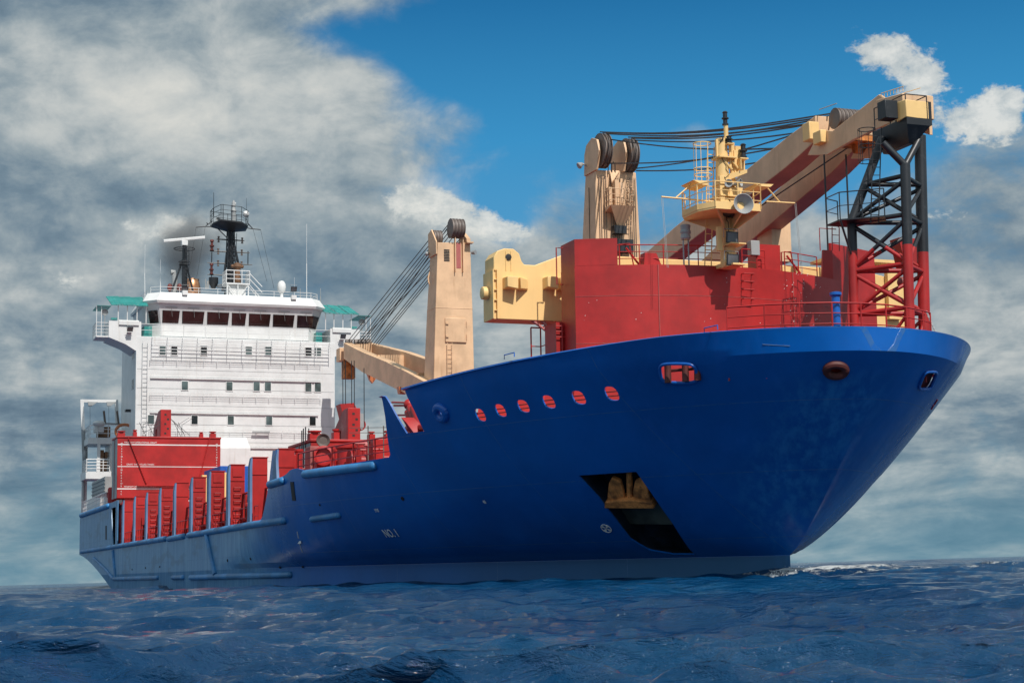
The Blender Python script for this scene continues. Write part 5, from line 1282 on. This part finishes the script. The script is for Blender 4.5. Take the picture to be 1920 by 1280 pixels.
for y, xl, xr, dy, lamps in ((528, 715, 1065, 20, (740, 1038)), (677, 630, 1135, 25, (735, 1033)), (825, 595, 1165, 28, (733, 1030)), (975, 600, 820, 5, ())):
    yd = yard(y, xl, xr, dy)
    for lx_ in lamps:
        P = mp(lx_, y+dy*(lx_-xl)/(xr-xl)); MB().lathe(P-V(0, 0, .28), (0, 0, 1), [(.05, 0), (.12, .05), (.07, .12), (.07, .2), (.13, .28), (.07, .34), (.07, .42), (.12, .5), (.05, .56)], 10).build('lantern', 'steel', yd)
for x, y in ((655, 670), (650, 970)):
    P = mp(x, y); MB().lathe(P, (0, 0, 1), [(.2, 0), (.12, .08), (.12, .3), (.2, .36), (.2, .45), (.1, .5), (.1, .75), (.18, .8), (.14, .95)], 12).build('lantern', 'ringred', MM)
mb = MB(); mb.tube(mp(655, 690), mp(652, 820), .05); mb.build('post', 'black', MM); mb = MB(); MB().tube(mp(1112, 680), mp(1110, 845), .05).build('post', 'black', MM); mb.tube(mp(650, 975), mp(648, 1060), .04); mb.build('post', 'black', MM)
mb = MB().lathe(mp(675, 1155), (0, 0, 1), [(.15, 0), (.3, .3), (.42, .5), (.42, 1.0), (.3, 1.02)], 14); mb.build('air_vent', 'black', ROOF)
mb = MB(); mb.tube(mp(575, 1155), mp(575, 1030), .05); mb.path([mp(590, 1155), mp(600, 1060), mp(612, 1050), mp(612, 1150)], .07); mb.build('vent_pipe', 'grey', ROOF)
mb = MB(); mb.tube(mp(640, 1130), mp(790, 1100), .05); mb.tube(mp(720, 1130), mp(800, 1135), .06); mb.build('boom', 'black', MM)
for (x, y0, y1, r) in ((678, 240, -60, .035), (797, 320, 85, .05), (1092, 200, 10, .02)): MB().tube(mp(x, y0), mp(x, y1), r, 6, r*.6).build('whip_antenna', 'black', MP)
MB().sphere(mp(1087, 212), .30, 14, 8).build('antenna_dome', 'white', MP)
mb = MB(); mb.tube(mp(930, 310), mp(930, 190), .2, 10); mb.lathe(mp(930, 190), (0, 0, 1), [(.2, 0), (.26, .1), (.12, .5), (.2, .55), (.16, .9), (.05, 1.1)], 12); mb.build('camera_mount', 'grey', MP)
MB().sphere(mp(945, 80), .13, 10, 6).build('antenna_dome', 'white', MP)
P = mp(745, 290); mb = MB().lathe(P, (1, -.4, 0), [(.06, 0), (.1, .2), (.22, .4), (.2, .4), (.05, .2)], 14); mb.tube(mp(735, 350), P, .05); mb.build('loudhailer', 'grey', MP)
MB().ladder(mp(930, 900, 5.4), mp(940, 450, 5.4), V(0, 1, 0), .03, .4, .4).build('ladder', 'black', MM)
# white stepped platform at the mast foot
A_, B2 = mp(830, 1100, 7.5), mp(1125, 1100, 7.5); zt_ = mp(980, 1105, 7.5).z
mb = MB().box(6.0, 7.8, A_.y, B2.y, zt_, zt_+.12); CP = mb.build('compass_platform', 'white', ROOF)
mb = MB()
for y in (A_.y+.1, (A_.y+B2.y)/2, B2.y-.1): mb.tube(V(7.7, y, zr2), V(7.7, y, zt_), .06)
mb.tube(V(7.7, A_.y+.1, zt_), V(7.7, (A_.y+B2.y)/2, zr2), .04); mb.tube(V(7.7, B2.y-.1, zt_), V(7.7, (A_.y+B2.y)/2, zr2), .04); mb.box(6.2, 7.5, A_.y+.3, B2.y-.3, zr2, zt_-.02); mb.build('platform_frame', 'white', CP)
MB().rail([V(6.1, A_.y, zt_+.12), V(7.75, A_.y, zt_+.12), V(7.75, B2.y, zt_+.12), V(6.1, B2.y, zt_+.12)], 1.1, 3, .04, .6).build('railing', 'white', CP)
mb = MB(); C_ = mp(1290, 1200, 7.5); mb.tube(V(7.5, B2.y, zt_+1.1), C_+V(0, 0, .5), .04); mb.tube(V(7.5, B2.y, zt_+.6), C_, .04); mb.ladder(V(7.4, B2.y, zt_), V(7.4, C_.y, zr2), V(1, 0, 0), .03, .3, .6); mb.build('stair', 'white', CP)
P = mp(975, 1080, 7.2); mb = MB().lathe(P, (0, 0, 1), [(.34, 0), (.30, .6), (.22, 1.1), (.38, 1.4), (.3, 1.7), (.05, 1.8)], 14)
for s in (-1, 1): mb.sphere(P+V(0, .42*s, 1.45), .16, 10, 6)
mb.build('covered_compass', 'wood', CP)
# radar mast
mb = MB().tube(V(6, mp(310, 1150, 6).y, zr2), mp(312, 610, 6), .27, 10, .2); RM = mb.build('radar_mast', 'black', SUP)
for a_, b_ in (((285, 790), (150, 1180)), ((335, 850), (415, 1180))): MB().tube(mp(*a_, 6), mp(*b_, 6), .09, 8).build('mast_leg', 'black', RM)
P = mp(306, 650, 6); mb = MB().path([P+V(.9*math.cos(t), .9*math.sin(t), 0) for t in [2*PI*i/24 for i in range(24)]], .035, 5, True)
for t in (0, PI/2, PI, 3*PI/2): mb.tube(P, P+V(.9*math.cos(t), .9*math.sin(t), 0), .03, 5)
mb.build('ring_guard', 'black', RM)
for y in (815, 850): P = mp(306, y, 6); MB().path([P+V(.45*math.cos(t), .45*math.sin(t), 0) for t in [2*PI*i/14 for i in range(14)]], .04, 5, True).build('ring_guard', 'black', RM)
MB().ladder(mp(340, 1150, 6.3), mp(340, 640, 6.3), V(0, 1, 0), .03, .35, .35).build('ladder', 'black', RM)
P = mp(307, 612, 6); MB().box(5.75, 6.3, P.y-.27, P.y+.27, P.z, mp(307, 550, 6).z).build('radar_gearbox', 'white', RM, bevel=.04)
A_, B2 = mp(45, 550, 6.3), mp(565, 505, 5.7); MB().loft([[A_+V(x, 0, z) for x, z in [(-.12, -.12), (.12, -.12), (.14, .04), (0, .13), (-.14, .04)]], [B2+V(x, 0, z) for x, z in [(-.12, -.12), (.12, -.12), (.14, .04), (0, .13), (-.14, .04)]]]).build('radar_scanner', 'white', RM)
# funnel pipes behind the wheelhouse
def XB5(x, y, X=1.0): return atX(300+x/6.735, 370+y/6.735, X)
P = XB5(405, 1150); mb = MB().lathe(V(1.0, P.y, zr2-.6), (0, 0, 1), [(.75, 0), (.75, 2.6), (.68, 3.0), (.5, 3.35), (.3, 3.4), (.25, 3.0)], 20); FUN = mb.build('funnel_pipe', 'copper', SUP, label='copper coloured heat stained exhaust pipe')
P = XB5(485, 1150); MB().tube(V(1, P.y, zr2-.5), V(1, P.y, XB5(480, 1030).z), .07).build('exhaust_pipe', 'steel', SUP)
P = XB5(170, 1150); mb = MB().path([V(1.5, P.y, zr2-.4), V(1.5, P.y, XB5(165, 1000).z), V(1.5, P.y-.08, XB5(165, 960).z), V(1.5, P.y-.35, XB5(165, 960).z)], .26, 12); mb.build('vent_cowl', 'grey', SUP)
for x in (125, 245): P = XB5(x, 1140, 2); MB().sphere(P, .3, 12, 8, (.6, .8, 1.3)).build('vent_cowl', 'ringred', SUP)

# ------------------------------------------------------------------ stern decks, lifeboat frame
def q2(x, y, X=2.5): return atX(140+x/5.82, 740+y/5.82, X)
XS = 2.5
def slab(name, x0_, x1_, y0_, y1_, d=4.0, mat='white'):
    A_, B2 = q2(x0_, y0_), q2(x1_, y1_); return MB().box(XS-d, XS, A_.y, B2.y, B2.z, A_.z).build(name, mat, AFT)
AFT = MB().box(-1.2, XS-.2, q2(240, 400).y+1.2, -SW+.1, 6.31, q2(240, 470).z-.1).build('aft_house', 'white', SUP, label='open white decks at the stern')
slab('deck_edge', 150, 460, 465, 535); slab('deck_edge', 122, 400, 835, 915)
A_ = q2(250, 530); MB().box(XS-.25, XS-.02, A_.y, A_.y+.25, q2(250, 835).z, A_.z).build('post', 'white', AFT)
for x_ in (165, 135):
    A_ = q2(x_, 560); MB().box(-1.2, -.9, A_.y, A_.y+.22, 6.3, q2(x_, 530).z).build('post', 'white', AFT)
A_ = q2(310, 905); MB().box(XS-.3, XS-.05, A_.y-.2, A_.y+.1, 6.3, q2(310, 905).z).build('post', 'white', AFT)
MB().rail([q2(165, 470)+V(-3, 0, 0), q2(165, 467), q2(250, 465), q2(480, 465), q2(660, 465)], q2(250, 330).z-q2(250, 465).z, 3, .04, 1.1).build('railing', 'white', AFT)
MB().rail([q2(130, 838)+V(-3, 0, 0), q2(130, 838), q2(240, 836), q2(380, 836)], q2(250, 700).z-q2(250, 836).z, 4, .04, .7).build('railing', 'white', AFT)
MB().rail([V(.5, -11.5, 6.42), V(6, -11.5, 6.45), V(12, -11.5, 6.5), V(16, -11.5, 6.5)], 1.0, 3, .035, .8).build('railing', 'white', SHIP)
for x0_, x1_, y0_, y1_ in ((262, 320, 600, 690), (330, 362, 620, 690), (285, 355, 710, 830), (250, 390, 345, 460)):
    A_, B2 = q2(x0_, y0_, 1.5), q2(x1_, y1_, 1.5); MB().box(.7, 1.5, A_.y, B2.y, B2.z, A_.z).build('storage_locker', 'wood', AFT, bevel=.03)
A_, B2 = q2(220, 310), q2(320, 405); MB().box(XS-1, XS-.05, A_.y, B2.y, B2.z, A_.z).build('storage_locker', 'white', AFT, bevel=.03)
mb = MB(); P = q2(265, 310); mb.sphere(P, .5, 14, 8, (1, 1.1, .5)); mb.build('raft_cover', 'white', AFT)
mb = MB(); P = q2(545, 400, 4.5); mb.path([P+V(0, .75*math.cos(t), .6*math.sin(t)) for t in [2*PI*i/20 for i in range(20)]], .13, 8, True); mb.build('lifebuoy', 'orange', AFT)
mb = MB(); A_, B2 = q2(190, 960, 9), q2(335, 960, 9); P = atY(190, 915, -11.3)
mb = MB().loft([[V(4.5, -11.25, z) for z in (0, 0)]]*0 or [[V(5.0, -11.3, 7.6), V(5.0, -9.9, 7.6), V(5.0, -9.9, 8.9), V(5.0, -11.3, 8.9)], [V(13.5, -11.3, 7.6), V(13.5, -9.9, 7.6), V(13.5, -9.9, 8.9), V(13.5, -11.3, 8.9)]])
GB = mb.build('gangway_box', 'grey', AFT, bevel=.03)
mb = MB()
for k in range(4): mb.box(5.0, 13.5, -11.36, -11.3, 7.75+.3*k, 7.83+.3*k)
mb.build('rib', 'grey', GB)
P = q2(290, 1150, 9); mb = MB().lathe(V(14.8, -10.9, 6.5), (0, 0, 1), [(.35, 0), (.35, 1.3), (.25, 1.45)], 14); mb.build('deck_buoy', 'red', AFT)
# A-frame davit
XD = -0.8
def dd(x, y): return atX(140+x/5.82, 740+y/5.82, XD)
def beam2(m_, A_, B2, w=.28): 
    d = (B2-A_).normalized(); s_ = V(0, 1, 0) if abs(d.z) > .5 else V(0, 0, 1)
    m_.loft([[A_+s_*a_*w/2+V(b_*w/2, 0, 0) for a_, b_ in ((-1, -1), (1, -1), (1, 1), (-1, 1))], [B2+s_*a_*w/2+V(b_*w/2, 0, 0) for a_, b_ in ((-1, -1), (1, -1), (1, 1), (-1, 1))]])
mb = MB(); beam2(mb, dd(78, 55), dd(90, 380), .3); beam2(mb, dd(455, 60), dd(462, 310), .28); beam2(mb, dd(64, 66), dd(470, 70), .26); DV = mb.build('boat_davit', 'white', AFT, label='white goalpost davit frame at the stern')
mb = MB(); P = dd(100, 400); mb.tube(dd(92, 380), dd(100, 640), .16, 10); mb.tube(dd(100, 640), dd(98, 1150), .10, 10); mb.sphere(dd(105, 395), .22, 10, 6); mb.sphere(dd(112, 660), .3, 10, 8, (1, .8, 2)); mb.build('davit_ram', 'grey', DV)
for x in (185, 390): P = dd(x, 100); MB().prism([P+V(0, -.35, .18), P+V(0, .5, .18), P+V(0, .0, -.2), P+V(0, -.3, -.2)], V(.2, 0, 0)).build('davit_block', 'grey', DV); MB().tube(dd(x-18, 120), dd(x-15, 430), .016, 4).build('davit_fall', 'cable', DV)
mb = MB(); 
for x0_, x1_ in ((318, 333), (462, 480)): mb.tube(q2(x0_, 175), q2(x1_, 315), .10, 6)
mb.tube(q2(330, 312), q2(660, 322), .06); mb.build('crutch', 'steel', AFT)

# ------------------------------------------------------------------ fore deck machinery
zf_ = FD
mb = MB(); 
pts = [onH(x, y)+V(0, .35, 0) for x, y in [(546, 882), (575, 884), (610, 877), (650, 871), (690, 864), (728, 857)]]
ptz = [V(p.x, -hb(p.x, ZD)+.3, FD) for p in pts]
MB().rail(ptz, (atX(720, 815, ptz[-1].x).z-FD)*.98, 4, .035, 2.1).build('deck_railing', 'red', SHIP)
def mpos(px, X): return atX(px, 860, X)
for px, X, w, d, py in ((548, 77, .4, 1.2, 852), (592, 78.5, .5, 1.0, 836), (715, 84, .7, .5, 822)):
    P = atX(px, py, X); MB().box(X-d, X, P.y-w/2, P.y+w/2, FD, P.z).build('deck_locker', 'red' if px != 592 else 'redside', SHIP, bevel=.03)
for px, X, r, py in ((650, 81.5, .45, 836), (560, 76.5, .2, 842), (700, 83, .25, 824), (632, 80, .18, 842)):
    P = atX(px, py, X); MB().lathe(V(X, P.y, FD), (0, 0, 1), [(r, 0), (r, .15), (r*.9, .2), (r*.9, P.z-FD-.15), (r*1.08, P.z-FD-.1), (r*1.08, P.z-FD)], 22).build('ventilator', 'red', SHIP)
P = atX(607, 855, 80.5); c = V(80.5, P.y, P.z)
mb = MB().lathe(c, (1, -.3, .1), [(.38, 0), (.44, .1), (.44, .18), (.34, .2), (.32, .02)], 22); mb.box(80.0, 80.4, P.y-.3, P.y+.3, FD, P.z); mb.build('cowl_vent', 'red', SHIP)
P = atX(606, 826, 76); mb = MB().lathe(V(76, P.y, P.z), (1, -.25, 0), [(.16, 0), (.32, .25), (.30, .3), (.18, .2)], 18); mb.tube(V(75.9, P.y, FD), V(75.9, P.y, P.z), .12, 12); mb.build('cowl_vent', 'steel', SHIP)
mb = MB(); P = atX(622, 850, 78); c = V(78, P.y, FD+.55); mb.lathe(c-V(0, .6, 0), (0, 1, 0), [(.55, 0), (.55, .06), (.3, .08), (.3, .9), (.55, .92), (.55, .98), (.15, 1.0), (.15, 1.3)], 22); mb.box(77.5, 78.2, P.y-.8, P.y-.62, FD, FD+.9); mb.box(77.5, 78.2, P.y+.7, P.y+1.1, FD, FD+.95); mb.build('winch', 'red', SHIP)
mb = MB(); P = atX(680, 845, 82.5); c = V(82.5, P.y, FD+.6); mb.lathe(c-V(0, .6, 0), (0, 1, 0), [(.5, 0), (.5, .06), (.28, .08), (.28, .9), (.5, .92), (.5, .98), (.15, 1.0), (.15, 1.3)], 22); mb.box(82, 82.9, P.y+.5, P.y+1.0, FD, FD+1.0); mb.build('winch', 'red', SHIP)
rr = random.Random(11)
for px in range(556, 728, 9):
    X = 76+(px-556)/172*9+rr.uniform(-1,1); P = atX(px+rr.uniform(-3, 3), 850, X); h = rr.uniform(.5, 1.35); w = rr.uniform(.06, .2)
    mb = MB().box(X-.3, X, P.y-w, P.y+w, FD, FD+h*.6); mb.tube(V(X-.1, P.y, FD+h*.6), V(X-.1, P.y, FD+h), .05, 8); mb.tube(V(X-.1, P.y-.15, FD+h), V(X-.1, P.y+.3, FD+h), .05, 8)
    mb.build('pipe_stand', 'red', SHIP)
for px, py in ((566, 807), (569, 803), (573, 800), (579, 803), (599, 808), (628, 805)):
    P = atX(px, py, 72); MB().tube(V(72, P.y, TW2.data.vertices[0].co.z*0+FD), P, .03, 5).build('stanchion', 'black', SHIP)
mb = MB(); P = atX(690, 812, 90); mb.lathe(V(80, atX(684, 812, 80).y, FD), (0, 0, 1), [(.5, 0), (.5, 1.0), (.42, 1.5), (.38, 1.6), (.15, 1.65)], 20); mb.build('ventilator', 'red', SHIP)
mb = MB(); A_, B2 = atX(655, 802, 84), atX(726, 801, 86); mb.tube(A_, B2, .015, 4); A_, B2 = atX(655, 811, 84), atX(726, 811, 86); mb.tube(A_, B2, .015, 4)
for px in (690, 719): a_ = atX(px, 798, 85); mb.tube(a_, V(a_.x, a_.y, FD), .025, 5)
mb.build('guard_wire', 'steel', SHIP)
# hold: block of cargo gear between the frames
A_, B2 = atX(413, 873, 38), atX(478, 890, 38)
base = V(38, A_.y, B2.z-1.6)
m_ = MB().box(32, 38, A_.y, B2.y+.4, B2.z-1.6, A_.z)
for k in range(10): y = A_.y+.1+k*(B2.y+.2-A_.y)/9; m_.box(38.002, 38.06, y-.05, y+.05, B2.z-1.5, A_.z-.1)
o = m_.build('shipping_container', 'contblue', None, bevel=.02); on_ship(o, base); top(o, 'bright blue container inside the hold, glimpsed over the red side frames', 'container')
for px, y0_, y1_ in ((383, 890, 925), (420, 885, 918), (416, 890, 912)):
    A_ = atX(px, y0_, 50); B2 = atX(px, y1_, 50); MB().box(49.6, 50, A_.y-.12, A_.y+.15, 4, A_.z).build('cargo_stanchion', 'yellow', SHIP)

# ------------------------------------------------------------------ the sea
def build_sea():
    rng = np.random.RandomState(5)
    rs = [2.5]
    while rs[-1] < 15000:
        r = rs[-1]; rs.append(r*(1+(0.0055 if r > 6 and r < 400 else 0.012 if r < 3000 else 0.03)))
    rs = np.array(rs)
    th = np.concatenate([np.linspace(-180, -24, 60)[:-1], np.linspace(-24, 24, 900), np.linspace(24, 180, 60)[1:]])*PI/180
    R, T = np.meshgrid(rs, th, indexing='ij')
    x = R*np.sin(T); y = R*np.cos(T)
    dr = np.gradient(rs)[:, None]*np.ones_like(T)
    z = np.zeros_like(x); dx = np.zeros_like(x); dy = np.zeros_like(x)
    wind = math.radians(262)
    for k in range(110):
        lam = 0.32*(60/0.32)**((k+rng.rand())/110); kk = 2*PI/lam
        a_ = wind+rng.normal(0, .62 if lam < 1.5 else .40 if lam < 8 else .3); ph = rng.rand()*2*PI
        steep = 0.054 if lam < 1.4 else 0.030 if lam < 3 else 0.0095 if lam < 8 else 0.006 if lam < 16 else 0.0035
        amp = steep*lam/(2*PI)*2.0*rng.uniform(.6, 1.3)
        fade = np.clip((lam/(dr*2.2))-1, 0, 1)
        c_, s_ = math.cos(a_), math.sin(a_); arg = kk*(x*c_+y*s_)+ph
        cs = np.cos(arg); sn = np.sin(arg)
        z += amp*fade*(cs+.28*(2*cs*cs-1)); dx -= amp*fade*c_*sn*.9; dy -= amp*fade*s_*sn*.9
    # gusty patches of stronger and weaker chop
    g = 0.9+0.22*(np.sin(x*.07+y*.045+1)*np.sin(y*.06-x*.03)+0.4*np.sin(x*.21+2)*np.sin(y*.17))
    z *= g
    sw = 0.5-0.5*np.cos(PI*np.clip((R-14)/34, 0, 1))
    base = -0.62*(1-sw)
    fadefar = np.clip(1-(R-1500)/6000, 0.15, 1)
    zz = z*fadefar+base+0.07
    # low swell ridge running out from the stem on the port side
    s0 = MSHIP @ Vector((102.35, 0, 0)); foam = np.zeros_like(x)
    def ridge(ax, ay, bx, by, h, w, f):
        nonlocal zz, foam
        ux, uy = bx-ax, by-ay; L = math.hypot(ux, uy); ux /= L; uy /= L
        t = ((x-ax)*ux+(y-ay)*uy)/L; d = (x-ax)*(-uy)+(y-ay)*ux
        env = np.exp(-(d/w)**2)*np.clip(1.15-np.abs(t-.42)*1.5, 0, 1)
        zz += h*env
        foam = np.maximum(foam, f*np.sqrt(env)*(np.abs(d) < w*1.8))
    ridge(s0.x-.3, s0.y-.5, s0.x+4.6, s0.y-.1, .24, .6, .80)
    ridge(s0.x+1.5, s0.y-1.6, s0.x+7.5, s0.y-1.2, .08, .5, 0.5)
    s1 = MSHIP @ Vector((76, -12.0, 0)); s2 = MSHIP @ Vector((66, -12.2, 0)); ridge(s2.x, s2.y, s1.x, s1.y, .10, .6, .7)
    s1 = MSHIP @ Vector((45, -12.0, 0)); s2 = MSHIP @ Vector((22, -12.2, 0)); ridge(s2.x, s2.y, s1.x, s1.y, .08, .6, .55)
    ridge(14.2, 38.6, 15.4, 38.8, .06, .3, .8)
    x2 = x+dx*g; y2 = y+dy*g
    # crest foam
    n, m = x.shape
    co = np.stack([x2, y2, zz], -1).reshape(-1, 3).astype(np.float32)
    i = np.arange(n-1)[:, None]; j = np.arange(m)[None, :]; j2 = (j+1) % m
    # th ends coincide at -180/180: leave the tiny seam closed by wrapping
    quads = np.stack([i*m+j, i*m+j2, (i+1)*m+j2, (i+1)*m+j], -1)[:, :-1].reshape(-1, 4)
    me = bpy.data.meshes.new('sea'); me.vertices.add(len(co)); me.vertices.foreach_set('co', co.ravel())
    me.loops.add(quads.size); me.loops.foreach_set('vertex_index', quads.ravel().astype(np.int32))
    me.polygons.add(len(quads)); me.polygons.foreach_set('loop_start', np.arange(0, quads.size, 4, dtype=np.int32))
    me.polygons.foreach_set('use_smooth', np.ones(len(quads), dtype=bool)); me.update(calc_edges=True)
    at = me.attributes.new('foam', 'FLOAT', 'POINT'); at.data.foreach_set('value', foam.reshape(-1).astype(np.float32))
    if me.polygons[len(me.polygons)//2].normal.z < 0: me.flip_normals()
    return me
m, t, bs = new_mat('sea water')
tcn = t.node('ShaderNodeTexCoord'); P_ = tcn.outputs['Object']
s = t.node('ShaderNodeSeparateXYZ'); t.l.new(P_, s.inputs[0])
at = t.node('ShaderNodeAttribute', attribute_name='foam')
nf = t.noise(P_, 3.2, 9, 0.7, 0.5); nf2 = t.noise(P_, 14, 6, 0.7)
big = t.noise(P_, 0.06, 3, 0.5)
wcol = t.mix(t.sstep(big, .35, .65), (0.0013, 0.026, 0.078, 1), (0.002, 0.046, 0.118, 1))
fm = t.sstep(t.m('ADD', t.m('MULTIPLY', at.outputs['Fac'], 0.62), t.m('MULTIPLY', t.m('SUBTRACT', nf, 0.5), 1.5)), 0.22, 0.46)
fm = t.m('MULTIPLY', fm, t.sstep(at.outputs['Fac'], 0.02, 0.15))
streaks = t.m('MULTIPLY', t.sstep(t.noise(t.xyz(t.m('MULTIPLY', s.outputs[0], .5), t.m('MULTIPLY', s.outputs[1], 1.6), 0.0), 1.3, 9, .72, .8), .675, .76), 0.10)
fm = t.m('MAXIMUM', fm, streaks)
t.put(bs.inputs['Base Color'], t.mix(fm, wcol, (0.72, 0.76, 0.76, 1)))
t.put(bs.inputs['Roughness'], t.m('ADD', 0.07, t.m('MULTIPLY', fm, 0.6)))
bs.inputs['IOR'].default_value = 1.333
wv = t.xyz(t.m('MULTIPLY', s.outputs[0], .42), s.outputs[1], s.outputs[2])
rip = t.m('ADD', t.m('ADD', t.noise(wv, 2.6, 6, .62, .6), t.m('MULTIPLY', t.noise(wv, 0.7, 4, .6, .5), 1.8)), t.m('ADD', t.m('MULTIPLY', t.noise(wv, 9, 5, .68, .4), .34), t.m('MULTIPLY', t.noise(wv, .2, 3, .6, .4), 6.0)))
bp = t.node('ShaderNodeBump'); bp.inputs['Strength'].default_value = 1.0; bp.inputs['Distance'].default_value = 0.17
t.put(bp.inputs['Height'], t.m('ADD', rip, t.m('MULTIPLY', fm, t.m('MULTIPLY', nf2, .8)))); t.l.new(bp.outputs[0], bs.inputs['Normal'])
M['sea'] = m
sme = build_sea(); sme.materials.append(m)
SEA = bpy.data.objects.new('sea', sme); COL.objects.link(SEA); SEA['kind'] = 'structure'; SEA['label'] = 'dark blue choppy open sea'

# froth thrown up along the wave beside the stem
m, t, bs = new_mat('sea froth'); bs.inputs['Base Color'].default_value = (0.82, 0.85, 0.85, 1); bs.inputs['Roughness'].default_value = 0.7
bs.inputs['Subsurface Weight'].default_value = 0.2; bs.inputs['Subsurface Radius'].default_value = (.05, .06, .07)
M['froth'] = m
mb = MB(); rr = random.Random(3); s0 = MSHIP @ Vector((102.35, 0, 0))
for k in range(4200):
    t_ = rr.random()**1.25; x = s0.x-.75+t_*5.4; y = s0.y-.6+t_*.4+rr.gauss(0, .22)
    hgt = (.10+.16*math.exp(-((t_-.2)/.13)**2)+.17*math.exp(-((t_-.55)/.12)**2))*(1-.6*t_)
    z = .22+abs(rr.gauss(0, 1))*hgt*.8-.12*t_; r_ = rr.uniform(.02, .075)*(1 if z < .36 else .4)
    c = V(x, y, z); n0 = len(mb.v)
    vs = [c+V(rr.uniform(-1, 1), rr.uniform(-1, 1), rr.uniform(-.6, .8)).normalized()*r_*rr.uniform(.7, 1.4) for _ in range(5)]
    mb.add(vs, [[0, 1, 2], [0, 2, 3], [0, 3, 4], [0, 1, 4], [1, 2, 3], [1, 3, 4]])
o = mb.build('bow_spray', 'froth', None, kind='stuff', angle=80); o['label'] = 'white froth on the small wave breaking beside the stem'; o['category'] = 'spray'

# ------------------------------------------------------------------ exhaust smoke
m = bpy.data.materials.new('exhaust smoke'); m.use_nodes = True; t = NT(m.node_tree); t.n.clear()
mo = t.node('ShaderNodeOutputMaterial'); pv = t.node('ShaderNodeVolumePrincipled'); t.l.new(pv.outputs[0], mo.inputs['Volume'])
tcn = t.node('ShaderNodeTexCoord'); P_ = tcn.outputs['Object']
ln = t.node('ShaderNodeVectorMath', operation='LENGTH'); t.l.new(P_, ln.inputs[0])
nn = t.noise(P_, 1.1, 5, .6, .4)
dens = t.m('MULTIPLY', t.sstep(t.m('ADD', ln.outputs['Value'], t.m('MULTIPLY', t.m('SUBTRACT', nn, .5), -1.3)), .25, .95, 1, 0), .45)
t.put(pv.inputs['Density'], dens); pv.inputs['Color'].default_value = (.30, .27, .26, 1); pv.inputs['Anisotropy'].default_value = .2
M['smoke'] = m
mb = MB().sphere(V(0, 0, 0), 1.0, 20, 12); o = mb.build('smoke', 'smoke', None, kind='stuff')
o['label'] = 'thin grey brown exhaust smoke drifting behind the masts'; o['category'] = 'smoke'
c = atX(352, 470, -4.0)
o.matrix_world = MSHIP @ Matrix.Translation(c) @ Matrix.Rotation(math.radians(-12), 4, 'X') @ Matrix.Diagonal((3.0, 3.6, 4.6, 1))
